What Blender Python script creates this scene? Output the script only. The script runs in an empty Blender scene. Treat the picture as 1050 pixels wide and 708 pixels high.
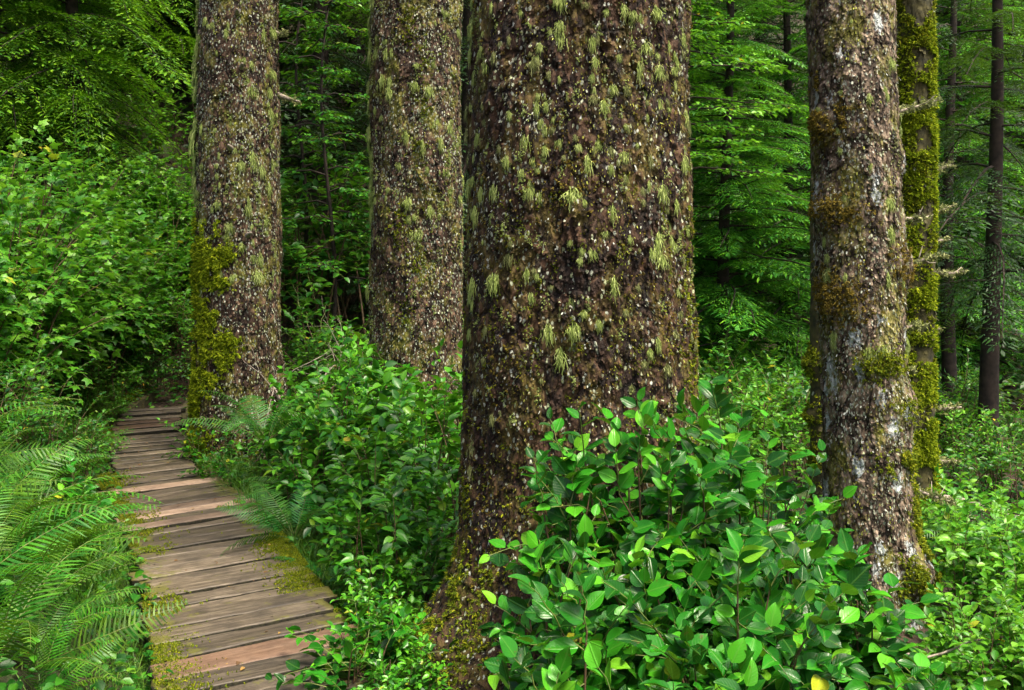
import bpy, math, numpy as np
R_ = math.radians
# ------------------------------------------------------------------ camera, world, sun, exposure
sc = bpy.context.scene
COL = sc.collection
cam_d = bpy.data.cameras.new('camera')
cam = bpy.data.objects.new('camera', cam_d); COL.objects.link(cam)
CAM_H = 1.95
cam.location = (0, 0, CAM_H); cam.rotation_euler = (R_(90), 0, 0)
cam_d.lens = 34.97; cam_d.sensor_width = 36; cam_d.sensor_fit = 'HORIZONTAL'
cam_d.shift_y = -0.099
cam_d.clip_end = 500; cam_d.clip_start = 0.05
sc.camera = cam
SUN_EL, SUN_AZ = 66, 132        # azimuth measured clockwise from +Y (away from the camera)
w = bpy.data.worlds.new('World'); sc.world = w; w.use_nodes = True
wn = w.node_tree
bg = wn.nodes['Background']
sky = wn.nodes.new('ShaderNodeTexSky'); sky.sky_type = 'NISHITA'; sky.sun_disc = False
sky.sun_elevation = R_(SUN_EL); sky.sun_rotation = R_(SUN_AZ)
sky.dust_density = 7.0; sky.ozone_density = 0.3; sky.air_density = 0.7
wn.links.new(sky.outputs[0], bg.inputs[0]); bg.inputs[1].default_value = 0.062
sl = bpy.data.lights.new('sun', 'SUN'); sl.energy = 1.5; sl.angle = R_(16); sl.color = (1, .90, .70)
sun = bpy.data.objects.new('sun', sl); COL.objects.link(sun)
sun.rotation_euler = (R_(90 - SUN_EL), 0, R_(180 - SUN_AZ))
sun.location = (5, -5, 12)
sc.view_settings.view_transform = 'Standard'; sc.view_settings.look = 'None'
sc.view_settings.gamma = 1; sc.view_settings.use_curve_mapping = False
sc.view_settings.exposure = 2.28
sc.render.engine = 'CYCLES'
cy = sc.cycles
cy.max_bounces = 5; cy.diffuse_bounces = 3; cy.glossy_bounces = 2; cy.transmission_bounces = 3
cy.transparent_max_bounces = 4; cy.caustics_reflective = False; cy.caustics_refractive = False
cy.use_denoising = True; cy.denoising_prefilter = 'ACCURATE'
cy.sample_clamp_indirect = 6

def P(px, Y):
    """world X of photo column px at depth Y"""
    return (px - 525) / 1020 * Y
def PZ(py, Y):
    return CAM_H + (250 - py) / 1020 * Y

# ------------------------------------------------------------------ numpy noise
def _h(ix, iy, iz, seed):
    h = (ix.astype(np.int64) * 374761393 + iy.astype(np.int64) * 668265263 + iz.astype(np.int64) * 2147483647 + seed * 1274126177) & 0xffffffff
    h = ((h ^ (h >> 13)) * 1274126177) & 0xffffffff
    h = (h ^ (h >> 16)) & 0xffffffff
    h = (h * 2246822519) & 0xffffffff
    h = h ^ (h >> 15)
    return (h & 0xffffff) / float(0x1000000)
def vnoise(p, seed=0):
    i = np.floor(p).astype(np.int64); f = p - i; f = f * f * (3 - 2 * f)
    out = 0
    for dx in (0, 1):
        wx = f[:, 0] if dx else 1 - f[:, 0]
        for dy in (0, 1):
            wy = f[:, 1] if dy else 1 - f[:, 1]
            for dz in (0, 1):
                wz = f[:, 2] if dz else 1 - f[:, 2]
                out = out + wx * wy * wz * _h(i[:, 0] + dx, i[:, 1] + dy, i[:, 2] + dz, seed)
    return out * 2 - 1
def fbm(p, seed=0, octv=4):
    s = 0; a = 1; t = 0
    for k in range(octv):
        s = s + a * vnoise(p * 2 ** k + 13.1 * k, seed + k); t += a; a *= .5
    return s / t
def voronoi(p, seed=0):
    i = np.floor(p).astype(np.int64)
    f1 = np.full(len(p), 9.); f2 = np.full(len(p), 9.); c = np.zeros(len(p))
    for dx in (-1, 0, 1):
        for dy in (-1, 0, 1):
            for dz in (-1, 0, 1):
                cx, cy_, cz = i[:, 0] + dx, i[:, 1] + dy, i[:, 2] + dz
                q = np.stack([cx + _h(cx, cy_, cz, seed), cy_ + _h(cx, cy_, cz, seed + 7), cz + _h(cx, cy_, cz, seed + 19)], 1)
                d = np.sqrt(((q - p) ** 2).sum(1))
                m = d < f1
                f2 = np.where(m, f1, np.minimum(f2, d)); c = np.where(m, _h(cx, cy_, cz, seed + 31), c); f1 = np.where(m, d, f1)
    return f1, f2, c

# ------------------------------------------------------------------ mesh accumulation
def nrm(v):
    v = np.asarray(v, float)
    return v / np.maximum(np.linalg.norm(v, axis=-1, keepdims=True), 1e-9)
def frames(d, up):
    d = nrm(d); up = np.asarray(up, float)
    n = up - (up * d).sum(-1, keepdims=True) * d
    n = nrm(n + 1e-6)
    y = np.cross(n, d)
    return np.stack([d, y, n], -1)
def rotz(a):
    c, s = np.cos(a), np.sin(a); z = np.zeros_like(c); o = np.ones_like(c)
    return np.stack([np.stack([c, -s, z], -1), np.stack([s, c, z], -1), np.stack([z, z, o], -1)], -2)
def grid(nu, nv, off=0, wrap=False):
    F = []
    for a in range(nu - 1):
        for b in range(nv if wrap else nv - 1):
            b2 = (b + 1) % nv
            F.append((off + a * nv + b, off + a * nv + b2, off + (a + 1) * nv + b2, off + (a + 1) * nv + b))
    return F
class Tmpl:
    def __init__(s, V, F, UV=None):
        s.V = np.asarray(V, float); s.F = np.asarray(F, int)
        s.UV = np.asarray(UV, float) if UV is not None else s.V[:, :2].copy()
class Acc:
    def __init__(s):
        s.V = []; s.F = []; s.U = []; s.M = []; s.n = 0
    def raw(s, V, F, UV=None, mat=0):
        V = np.asarray(V, float); F = np.asarray(F, int)
        if UV is None: UV = np.zeros((len(V), 2))
        s.V.append(V); s.F.append(F + s.n); s.U.append(UV); s.M.append(np.full(len(F), mat)); s.n += len(V)
    def inst(s, T, R, Pp, mat=0):
        m = len(Pp)
        if m == 0: return
        V = np.einsum('mij,vj->mvi', R, T.V) + np.asarray(Pp)[:, None]
        nv = len(T.V)
        F = T.F[None] + (np.arange(m) * nv)[:, None, None]
        s.raw(V.reshape(-1, 3), F.reshape(-1, 4), np.tile(T.UV, (m, 1)), mat)
    def tube(s, pts, rad, sides=5, mat=0, cap=True):
        pts = np.asarray(pts, float); n = len(pts)
        rad = np.broadcast_to(np.asarray(rad, float), (n,))
        t = nrm(np.gradient(pts, axis=0))
        ref = np.array([0.31, 0.17, 1.0]) if abs(t[0, 2]) < .8 else np.array([1.0, 0.2, 0.1])
        R = frames(t, np.broadcast_to(ref, (n, 3)))
        a = np.linspace(0, 2 * np.pi, sides, endpoint=False)
        ring = np.stack([np.zeros(sides), np.cos(a), np.sin(a)], 1)
        V = np.einsum('nij,kj->nki', R, ring) * rad[:, None, None] + pts[:, None]
        U = np.stack(np.meshgrid(np.linspace(0, 1, n), a / 6.283, indexing='ij'), -1).reshape(-1, 2)
        V = V.reshape(-1, 3); F = grid(n, sides, 0, True)
        if cap:
            k = len(V); V = np.vstack([V, pts[-1:] + t[-1:] * rad[-1] * .6, pts[:1] - t[:1] * rad[0] * .3]); U = np.vstack([U, [[1, 0], [0, 0]]])
            for b in range(0, sides):
                F.append(((n - 1) * sides + b, (n - 1) * sides + (b + 1) % sides, k, k))
                F.append(((b + 1) % sides, b, k + 1, k + 1))
        s.raw(V, F, U, mat)
    def mesh(s, name, mats, smooth=True):
        V = np.concatenate(s.V); F = np.concatenate(s.F); U = np.concatenate(s.U); M = np.concatenate(s.M)
        me = bpy.data.meshes.new(name)
        tri = F[:, 2] == F[:, 3]
        cnt = np.where(tri, 3, 4)
        st = np.concatenate([[0], np.cumsum(cnt)[:-1]])
        keep = np.ones(F.shape, bool); keep[tri, 3] = False
        idx = F[keep]
        me.vertices.add(len(V)); me.vertices.foreach_set('co', V.astype(np.float32).ravel())
        me.loops.add(len(idx)); me.loops.foreach_set('vertex_index', idx.astype(np.int32))
        me.polygons.add(len(F)); me.polygons.foreach_set('loop_start', st.astype(np.int32))
        me.polygons.foreach_set('material_index', M.astype(np.int32))
        me.polygons.foreach_set('use_smooth', np.full(len(F), smooth))
        uv = me.uv_layers.new(name='UVMap'); uv.data.foreach_set('uv', U[idx].astype(np.float32).ravel())
        for m in mats: me.materials.append(m)
        me.update(calc_edges=True)
        return me
def link(name, me, parent=None, **kw):
    o = bpy.data.objects.new(name, me); COL.objects.link(o)
    if parent is not None: o.parent = parent
    for k, v in kw.items(): o[k] = v
    return o
def empty(name, loc=(0, 0, 0), rz=0, label=None, category=None, group=None):
    o = bpy.data.objects.new(name, None); COL.objects.link(o)
    o.location = loc; o.rotation_euler = (0, 0, rz); o.empty_display_size = .1
    if label: o['label'] = label
    if category: o['category'] = category
    if group: o['group'] = group
    return o

# ------------------------------------------------------------------ materials
def newmat(name):
    m = bpy.data.materials.new(name); m.use_nodes = True
    nt = m.node_tree; nt.nodes.clear()
    return m, nt
def nd(nt, t, **kw):
    n = nt.nodes.new('ShaderNode' + t)
    for k, v in kw.items():
        if k.startswith('i_'):
            n.inputs[int(k[2:]) if k[2:].isdigit() else k[2:]].default_value = v
        else: setattr(n, k, v)
    return n
def ramp(nt, stops, fac=None, interp='LINEAR'):
    n = nt.nodes.new('ShaderNodeValToRGB'); cr = n.color_ramp; cr.interpolation = interp
    while len(cr.elements) < len(stops): cr.elements.new(.5)
    for e, (p, c) in zip(cr.elements, stops):
        e.position = p; e.color = (*c, 1) if len(c) == 3 else c
    if fac is not None: nt.links.new(fac, n.inputs[0])
    return n
def mixc(nt, fac, a, b, mode='MIX'):
    n = nt.nodes.new('ShaderNodeMix'); n.data_type = 'RGBA'; n.blend_type = mode
    for s_, v in ((0, fac), (6, a), (7, b)):
        if hasattr(v, 'links') or hasattr(v, 'is_linked'): nt.links.new(v, n.inputs[s_])
        elif s_ == 0: n.inputs[0].default_value = v
        else: n.inputs[s_].default_value = (*v, 1)
    return n.outputs[2]
def mth(nt, op, a, b=None, c=None):
    n = nt.nodes.new('ShaderNodeMath'); n.operation = op
    for k, v in enumerate((a, b, c)):
        if v is None: continue
        if isinstance(v, (int, float)): n.inputs[k].default_value = v
        else: nt.links.new(v, n.inputs[k])
    return n.outputs[0]
def thr(nt, v, lo, hi):
    n = nt.nodes.new('ShaderNodeMapRange'); n.clamp = True
    nt.links.new(v, n.inputs[0]); n.inputs[1].default_value = lo; n.inputs[2].default_value = hi
    return n.outputs[0]

def leaf_mat(name, stops, rough=.4, trans=.3, veins=0, tint=None, obj_var=.0, spec=.5):
    m, nt = newmat(name); L = nt.links.new
    g = nd(nt, 'NewGeometry')
    rp = ramp(nt, stops, g.outputs['Random Per Island'])
    col = rp.outputs[0]
    if obj_var:
        oi = nd(nt, 'ObjectInfo')
        hs = nd(nt, 'HueSaturation'); L(col, hs.inputs['Color'])
        L(mth(nt, 'ADD', mth(nt, 'MULTIPLY', oi.outputs['Random'], obj_var * .12), .5 - obj_var * .06), hs.inputs['Hue'])
        L(mth(nt, 'ADD', mth(nt, 'MULTIPLY', oi.outputs['Random'], obj_var), 1 - obj_var * .5), hs.inputs['Value'])
        col = hs.outputs[0]
    if veins:
        tcb = nd(nt, 'TexCoord'); ns_ = nd(nt, 'TexNoise', i_Scale=38., i_Detail=3); L(tcb.outputs['Object'], ns_.inputs['Vector'])
        col = mixc(nt, mth(nt, 'MULTIPLY', thr(nt, ns_.outputs[0], .66, .72), .6), col, (.10, .06, .015))
        n9 = nd(nt, 'TexNoise', i_Scale=9., i_Detail=2); L(tcb.outputs['Object'], n9.inputs['Vector'])
        hv = nd(nt, 'HueSaturation'); L(col, hv.inputs['Color']); L(mth(nt, 'ADD', mth(nt, 'MULTIPLY', n9.outputs[0], .9), .6), hv.inputs['Value']); col = hv.outputs[0]
    bump = None
    if veins:
        uv = nd(nt, 'UVMap'); sp = nd(nt, 'SeparateXYZ'); L(uv.outputs[0], sp.inputs[0])
        a = mth(nt, 'ABSOLUTE', sp.outputs[1])
        mid = mth(nt, 'SUBTRACT', 1.0, thr(nt, a, .01, .045))
        # side veins run forward from the midrib
        ph = mth(nt, 'MULTIPLY', mth(nt, 'SUBTRACT', sp.outputs[0], mth(nt, 'MULTIPLY', a, 1.1)), 44.)
        sv = thr(nt, mth(nt, 'SINE', ph), .75, 1.0)
        vv = mth(nt, 'MAXIMUM', mid, mth(nt, 'MULTIPLY', sv, .35))
        col = mixc(nt, mth(nt, 'MULTIPLY', vv, .45 * veins), col, (.16, .36, .06))
        b = nd(nt, 'Bump', i_Strength=.5, i_Distance=.003); L(mth(nt, 'SUBTRACT', 1.0, vv), b.inputs['Height'])
        bump = b.outputs[0]
    pb = nd(nt, 'BsdfPrincipled'); L(col, pb.inputs['Base Color'])
    pb.inputs['Roughness'].default_value = rough; pb.inputs['Specular IOR Level'].default_value = spec
    if bump: L(bump, pb.inputs['Normal'])
    tr = nd(nt, 'BsdfTranslucent')
    L(mixc(nt, .5, col, (.16, .34, .015), 'MIX') if tint is None else mixc(nt, .5, col, tint), tr.inputs[0])
    mx = nd(nt, 'MixShader'); mx.inputs[0].default_value = trans
    L(pb.outputs[0], mx.inputs[1]); L(tr.outputs[0], mx.inputs[2])
    o = nd(nt, 'OutputMaterial'); L(mx.outputs[0], o.inputs[0])
    return m

def bark_mat(name, dark, mid, light, lich=.5, lichcol=(.55, .58, .52), yel=.4, yelcol=(.22, .22, .03), scale=1., big=.0):
    m, nt = newmat(name); L = nt.links.new
    tc = nd(nt, 'TexCoord'); mp = nd(nt, 'Mapping'); L(tc.outputs['Object'], mp.inputs[0])
    mp.inputs['Scale'].default_value = (scale, scale, scale * .55)
    vec = mp.outputs[0]
    def noise(s, det=4, rg=.6):
        n = nd(nt, 'TexNoise', i_Scale=s, i_Detail=det, i_Roughness=rg); L(vec, n.inputs['Vector']); return n.outputs[0]
    def vor(s, feat='F1', rnd=1):
        n = nd(nt, 'TexVoronoi', feature=feat, i_Scale=s); n.inputs['Randomness'].default_value = rnd; L(vec, n.inputs['Vector']); return n
    n1 = noise(34, 5, .7); n2 = noise(7, 3)
    v1 = vor(26); v2 = vor(60)
    plate = nd(nt, 'SeparateColor'); L(v1.outputs['Color'], plate.inputs[0])
    f = mth(nt, 'ADD', mth(nt, 'MULTIPLY', plate.outputs[0], .55), mth(nt, 'MULTIPLY', n1, .6))
    col = ramp(nt, [(.18, dark), (.5, mid), (.85, light)], f).outputs[0]
    ge = thr(nt, v1.outputs['Distance'], .55, .8)
    col = mixc(nt, mth(nt, 'MULTIPLY', ge, .7), col, tuple(c * .5 for c in dark))
    vc = vor(7.5, 'DISTANCE_TO_EDGE')
    crack = mth(nt, 'SUBTRACT', 1., thr(nt, mth(nt, 'ADD', vc.outputs['Distance'], mth(nt, 'MULTIPLY', mth(nt, 'SUBTRACT', n1, .5), .12)), .01, .06))
    col = mixc(nt, mth(nt, 'MULTIPLY', crack, .8), col, dark)
    # olive / rusty film
    col = mixc(nt, mth(nt, 'MULTIPLY', thr(nt, mth(nt, 'ADD', n2, mth(nt, 'MULTIPLY', noise(60, 3, .7), .55)), .82 - yel * .12, .98 - yel * .12), .75), col, yelcol)
    # crustose lichen specks: small cells picked at random, denser in clouds
    sp2 = nd(nt, 'SeparateColor'); L(v2.outputs['Color'], sp2.inputs[0])
    dens = thr(nt, noise(4.5, 4, .6), .38, .68)
    pick = mth(nt, 'GREATER_THAN', mth(nt, 'ADD', sp2.outputs[1], mth(nt, 'MULTIPLY', dens, .42 * lich)), 1.12 - .26 * lich)
    shape = mth(nt, 'SUBTRACT', 1., thr(nt, mth(nt, 'ADD', v2.outputs['Distance'], mth(nt, 'MULTIPLY', mth(nt, 'SUBTRACT', noise(130, 2), .5), .9)), .34, .48))
    lm = mth(nt, 'MULTIPLY', pick, shape)
    lcol = mixc(nt, sp2.outputs[2], lichcol, tuple(c * f_ for c, f_ in zip(lichcol, (.75, .8, .45))))
    col = mixc(nt, mth(nt, 'MULTIPLY', lm, .9), col, lcol)
    if big > 0:
        v3 = vor(9); s3 = nd(nt, 'SeparateColor'); L(v3.outputs['Color'], s3.inputs[0])
        pk = mth(nt, 'GREATER_THAN', s3.outputs[0], 1 - big)
        sh = mth(nt, 'SUBTRACT', 1., thr(nt, mth(nt, 'ADD', v3.outputs['Distance'], mth(nt, 'MULTIPLY', mth(nt, 'SUBTRACT', noise(45, 4, .7), .5), 1.3)), .25, .36))
        col = mixc(nt, mth(nt, 'MULTIPLY', mth(nt, 'MULTIPLY', pk, sh), .85), col, (.58, .64, .64))
    pb = nd(nt, 'BsdfPrincipled'); L(col, pb.inputs['Base Color'])
    pb.inputs['Roughness'].default_value = .78; pb.inputs['Specular IOR Level'].default_value = .35
    hgt = mth(nt, 'ADD', mth(nt, 'MULTIPLY', plate.outputs[1], .5), mth(nt, 'ADD', mth(nt, 'MULTIPLY', n1, .8), mth(nt, 'MULTIPLY', v1.outputs['Distance'], -.7)))
    hgt = mth(nt, 'ADD', mth(nt, 'SUBTRACT', hgt, mth(nt, 'MULTIPLY', crack, .8)), mth(nt, 'MULTIPLY', lm, .25))
    b = nd(nt, 'Bump', i_Strength=1., i_Distance=.018); L(hgt, b.inputs['Height']); L(b.outputs[0], pb.inputs['Normal'])
    o = nd(nt, 'OutputMaterial'); L(pb.outputs[0], o.inputs[0])
    return m

def soil_mat():
    m, nt = newmat('forest_soil'); L = nt.links.new
    tc = nd(nt, 'TexCoord')
    def noise(s, det=5, rg=.65):
        n = nd(nt, 'TexNoise', i_Scale=s, i_Detail=det, i_Roughness=rg); L(tc.outputs['Object'], n.inputs['Vector']); return n.outputs[0]
    col = ramp(nt, [(.3, (.012, .008, .005)), (.5, (.035, .022, .012)), (.7, (.08, .05, .025))], noise(18)).outputs[0]
    col = mixc(nt, thr(nt, noise(1.6, 6, .7), .5, .62), col, (.03, .06, .008))
    pb = nd(nt, 'BsdfPrincipled'); L(col, pb.inputs[0]); pb.inputs['Roughness'].default_value = .9
    b = nd(nt, 'Bump', i_Strength=.8, i_Distance=.03); L(noise(40), b.inputs['Height']); L(b.outputs[0], pb.inputs['Normal'])
    o = nd(nt, 'OutputMaterial'); L(pb.outputs[0], o.inputs[0]); return m

def wood_mat(name, a, b_, c_, mossy=.5):
    m, nt = newmat(name); L = nt.links.new
    tc = nd(nt, 'TexCoord'); oi = nd(nt, 'ObjectInfo')
    add = nd(nt, 'VectorMath', operation='ADD'); L(tc.outputs['Object'], add.inputs[0])
    cmb = nd(nt, 'CombineXYZ'); r9 = mth(nt, 'MULTIPLY', oi.outputs['Random'], 37.)
    for k in range(3): L(r9, cmb.inputs[k])
    L(cmb.outputs[0], add.inputs[1])
    mp = nd(nt, 'Mapping'); mp.inputs['Scale'].default_value = (1.2, 14, 14); L(add.outputs[0], mp.inputs[0])
    n = nd(nt, 'TexNoise', i_Scale=3.2, i_Detail=7, i_Roughness=.7); n.inputs['Distortion'].default_value = .6; L(mp.outputs[0], n.inputs['Vector'])
    grain = n.outputs[0]
    n2 = nd(nt, 'TexNoise', i_Scale=5., i_Detail=6, i_Roughness=.7); L(add.outputs[0], n2.inputs['Vector'])
    col = ramp(nt, [(.3, a), (.5, b_), (.72, c_)], grain).outputs[0]
    hs = nd(nt, 'HueSaturation'); L(col, hs.inputs['Color']); L(mth(nt, 'ADD', mth(nt, 'MULTIPLY', oi.outputs['Random'], .85), .55), hs.inputs['Value'])
    col = hs.outputs[0]
    col = mixc(nt, mth(nt, 'MULTIPLY', thr(nt, n2.outputs[0], .45, .68), .6), col, tuple(x * .35 for x in a))
    # dirt and green film, strongest towards the plank ends (object X) where feet do not wear it
    sp = nd(nt, 'SeparateXYZ'); L(tc.outputs['Object'], sp.inputs[0])
    ends = thr(nt, mth(nt, 'ABSOLUTE', sp.outputs[0]), .22, .5)
    n3 = nd(nt, 'TexNoise', i_Scale=9., i_Detail=6, i_Roughness=.75); L(add.outputs[0], n3.inputs['Vector'])
    mk = thr(nt, mth(nt, 'ADD', n3.outputs[0], mth(nt, 'MULTIPLY', ends, .22)), .66 - .1 * mossy, .74 - .1 * mossy)
    col = mixc(nt, mth(nt, 'MULTIPLY', mk, mossy), col, (.10, .10, .012))
    pb = nd(nt, 'BsdfPrincipled'); L(col, pb.inputs[0])
    L(mth(nt, 'ADD', mth(nt, 'MULTIPLY', n2.outputs[0], .5), .3), pb.inputs['Roughness'])
    b = nd(nt, 'Bump', i_Strength=.8, i_Distance=.006); L(grain, b.inputs['Height']); L(b.outputs[0], pb.inputs['Normal'])
    o = nd(nt, 'OutputMaterial'); L(pb.outputs[0], o.inputs[0]); return m
def plain_mat(name, c, c2=None, rough=.8, s=20):
    m, nt = newmat(name); L = nt.links.new
    tc = nd(nt, 'TexCoord'); n = nd(nt, 'TexNoise', i_Scale=s, i_Detail=5); L(tc.outputs['Object'], n.inputs['Vector'])
    col = ramp(nt, [(.35, c), (.65, c2 or tuple(x * 1.8 for x in c))], n.outputs[0])
    pb = nd(nt, 'BsdfPrincipled'); L(col.outputs[0], pb.inputs[0]); pb.inputs['Roughness'].default_value = rough
    b = nd(nt, 'Bump', i_Strength=.6, i_Distance=.01); L(n.outputs[0], b.inputs['Height']); L(b.outputs[0], pb.inputs['Normal'])
    o = nd(nt, 'OutputMaterial'); L(pb.outputs[0], o.inputs[0]); return m

M_soil = soil_mat()
M_bark_big = bark_mat('spruce_bark_dark', (.0035, .0016, .0008), (.024, .0105, .0050), (.095, .050, .026), lich=.7, yel=.35, yelcol=(.13, .10, .02), big=.0)
M_bark_mid = bark_mat('spruce_bark_speckled', (.006, .003, .002), (.040, .020, .011), (.17, .105, .066), lich=1.05, yel=.3, big=.0, scale=.9)
M_bark_grey = bark_mat('spruce_bark_grey', (.012, .007, .004), (.105, .070, .046), (.34, .26, .19), lich=.9, yel=.3, big=.30, scale=1.1)
M_bark_far = plain_mat('far_bark', (.012, .008, .006), (.045, .03, .022), .9, 12)
M_moss_bark = plain_mat('mossy_bark', (.02, .02, .008), (.08, .07, .02), .9, 14)
M_stem = plain_mat('shrub_stem', (.05, .035, .015), (.14, .08, .04), .7, 30)
M_greenstem = plain_mat('green_stem', (.07, .12, .02), (.16, .2, .04), .5, 30)
M_twig = plain_mat('dead_twig', (.16, .13, .10), (.38, .33, .27), .85, 40)
M_moss = leaf_mat('moss', [(0, (.04, .07, .004)), (.4, (.11, .17, .008)), (.8, (.25, .31, .012)), (1, (.44, .42, .02))], .85, .25, tint=(.3, .3, .02), spec=.2)
M_moss_brown = leaf_mat('dry_moss', [(0, (.05, .04, .006)), (.4, (.13, .10, .012)), (.8, (.24, .18, .025)), (1, (.34, .28, .07))], .9, .2, tint=(.3, .22, .03), spec=.2)
M_moss_green = leaf_mat('green_moss', [(0, (.06, .10, .003)), (.5, (.22, .31, .008)), (1, (.46, .52, .018))], .85, .25, tint=(.2, .34, .02), spec=.2)
M_lichen = leaf_mat('beard_lichen', [(0, (.16, .22, .05)), (.5, (.34, .44, .11)), (1, (.56, .64, .24))], .9, .3, tint=(.5, .6, .3), spec=.2)
M_lichen_pale = leaf_mat('pale_lichen', [(0, (.09, .11, .03)), (.6, (.22, .25, .08)), (1, (.42, .44, .20))], .9, .2, tint=(.5, .55, .4), spec=.2)
M_salal = leaf_mat('salal_leaf', [(0, (.004, .04, .004)), (.4, (.009, .10, .006)), (.7, (.022, .19, .008)), (.9, (.07, .33, .014)), (.99, (.16, .42, .02)), (1, (.4, .32, .02))], .27, .24, veins=.5, spec=.26)
M_salal_mid = leaf_mat('salal_leaf_small', [(0, (.010, .075, .006)), (.4, (.034, .20, .009)), (.75, (.095, .36, .014)), (.975, (.13, .38, .02)), (1, (.4, .34, .02))], .36, .25, veins=0)
M_light = leaf_mat('light_leaf', [(0, (.020, .12, .006)), (.4, (.06, .26, .010)), (.8, (.14, .40, .02)), (.985, (.20, .46, .03)), (1, (.60, .42, .02))], .42, .38, veins=0)
M_shrub = leaf_mat('understory_leaf', [(0, (.005, .05, .005)), (.5, (.02, .14, .008)), (.9, (.07, .27, .012)), (.99, (.15, .34, .02)), (1, (.5, .3, .02))], .42, .3)
M_dark = leaf_mat('deep_understory_leaf', [(0, (.003, .018, .004)), (.6, (.008, .038, .006)), (1, (.02, .075, .010))], .5, .25)  # leaf colour darkened to paint in the shade on the rear slope
M_fern = leaf_mat('fern_frond', [(0, (.018, .09, .005)), (.5, (.045, .18, .008)), (1, (.10, .28, .012))], .5, .35, obj_var=.45)
M_fern_dark = leaf_mat('lady_fern_frond', [(0, (.018, .12, .014)), (1, (.05, .25, .022))], .5, .3, obj_var=.4)
M_grass = leaf_mat('grass_blade', [(0, (.03, .11, .008)), (.6, (.07, .20, .012)), (1, (.16, .30, .02))], .5, .35)
M_hem = leaf_mat('hemlock_needles', [(0, (.020, .10, .003)), (.5, (.09, .28, .006)), (1, (.24, .46, .010))], .5, .3)
M_spr = leaf_mat('spruce_needles', [(0, (.008, .08, .006)), (.5, (.035, .22, .010)), (.9, (.12, .40, .014)), (1, (.20, .48, .02))], .5, .3)
M_hemd = leaf_mat('shaded_needles', [(0, (.004, .022, .006)), (.6, (.011, .048, .010)), (1, (.028, .09, .015))], .55, .25)  # darker copy of the needle colour, standing in for deep forest shade
M_crust = leaf_mat('crust_lichen', [(0, (.12, .14, .09)), (.6, (.30, .33, .24)), (1, (.60, .64, .56))], .9, .05, spec=.2, tint=(.5, .5, .4))
M_crust_y = leaf_mat('olive_lichen', [(0, (.06, .05, .008)), (.5, (.15, .15, .022)), (1, (.36, .40, .08))], .9, .05, spec=.2, tint=(.3, .3, .1))
M_litter = leaf_mat('fallen_leaf', [(0, (.05, .025, .01)), (.6, (.14, .07, .02)), (1, (.35, .22, .05))], .7, .1, tint=(.3, .2, .05))
M_wood = wood_mat('weathered_plank', (.034, .026, .018), (.098, .077, .054), (.22, .18, .132), .75)
M_plank_edge = plain_mat('dark_plank_edge', (.006, .005, .003), (.03, .028, .012), .9, 60)  # dark tone for plank sides, undersides, ends and nail heads
M_wood_new = wood_mat('newer_plank', (.11, .062, .038), (.18, .108, .070), (.27, .175, .12), .15)
M_wood_tan = wood_mat('tan_plank', (.15, .10, .07), (.27, .19, .135), (.40, .30, .22), .3)

# ------------------------------------------------------------------ leaf templates (length 1 along +x, face up +z)
def leaf_tmpl(nu, nv, width, fold=.18, droop=.25, peak=.42, tip=.0, wave=.0):
    u = np.linspace(0, 1, nu); V = []; U = []
    for i, a in enumerate(u):
        s_ = (a / peak) if a < peak else (1 - a) / (1 - peak)
        ww = width * .5 * np.sin(np.clip(s_, 0, 1) * np.pi / 2) ** (.62 if a < peak else .85)
        ww = max(ww, .006)
        for j in range(nv):
            v = -1 + 2 * j / (nv - 1)
            z = abs(v) * ww * fold * 2 - droop * a * a + wave * math.sin(a * 9 + j * 2) * abs(v)
            V.append((a, v * ww, z)); U.append((a, v * ww))
    return Tmpl(V, grid(nu, nv), U)
T_salal = [leaf_tmpl(8, 5, .68, .14, .16, .40, wave=.02), leaf_tmpl(8, 5, .60, .24, .30, .38, wave=.03), leaf_tmpl(8, 5, .74, .08, .10, .42, wave=.03), leaf_tmpl(8, 5, .64, .18, -.08, .38, wave=.025)]
T_leaf4 = [leaf_tmpl(5, 3, .60, .2, .15), leaf_tmpl(5, 3, .52, .3, .3)]
T_leafs = [leaf_tmpl(4, 3, .60, .2, .15)]
def palmate():
    V = [(0, 0, 0)]; U = [(0, 0)]; F = []
    angs = [-118, -62, 0, 62, 118]; ln = [.45, .72, 1.0, .72, .45]
    no = [-160, -90, -31, 31, 90, 160]; nl = [.22, .42, .5, .5, .42, .22]
    pn = []
    for a, l in zip(no, nl):
        pn.append(len(V)); V.append((l * math.cos(R_(a)), l * math.sin(R_(a)), -.02)); U.append((0, .3))
    for k, (a, l) in enumerate(zip(angs, ln)):
        t = len(V); V.append((l * math.cos(R_(a)), l * math.sin(R_(a)), -.18 * l)); U.append((1, 0))
        md = len(V); V.append((.5 * l * math.cos(R_(a)), .5 * l * math.sin(R_(a)), .03)); U.append((.5, 0))
        F += [(0, pn[k], md, md), (pn[k], t, md, md), (t, pn[k + 1], md, md), (pn[k + 1], 0, md, md)]
    return Tmpl(V, F, U)
T_palm = [palmate()]
def blade(n=5, w_=.03, droop=.5):
    u = np.linspace(0, 1, n); V = []; U = []
    for a in u:
        x = a - .25 * droop * a ** 3; z = -droop * a ** 2.2 * .8
        ww = w_ * .5 * (1 - a) ** .6 + .001
        V += [(x, -ww, z), (x, ww, z)]; U += [(a, -1), (a, 1)]
    return Tmpl(V, grid(n, 2), U)
T_blade = [blade(5, .022, .5), blade(5, .02, .9), blade(4, .026, .25)]
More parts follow.
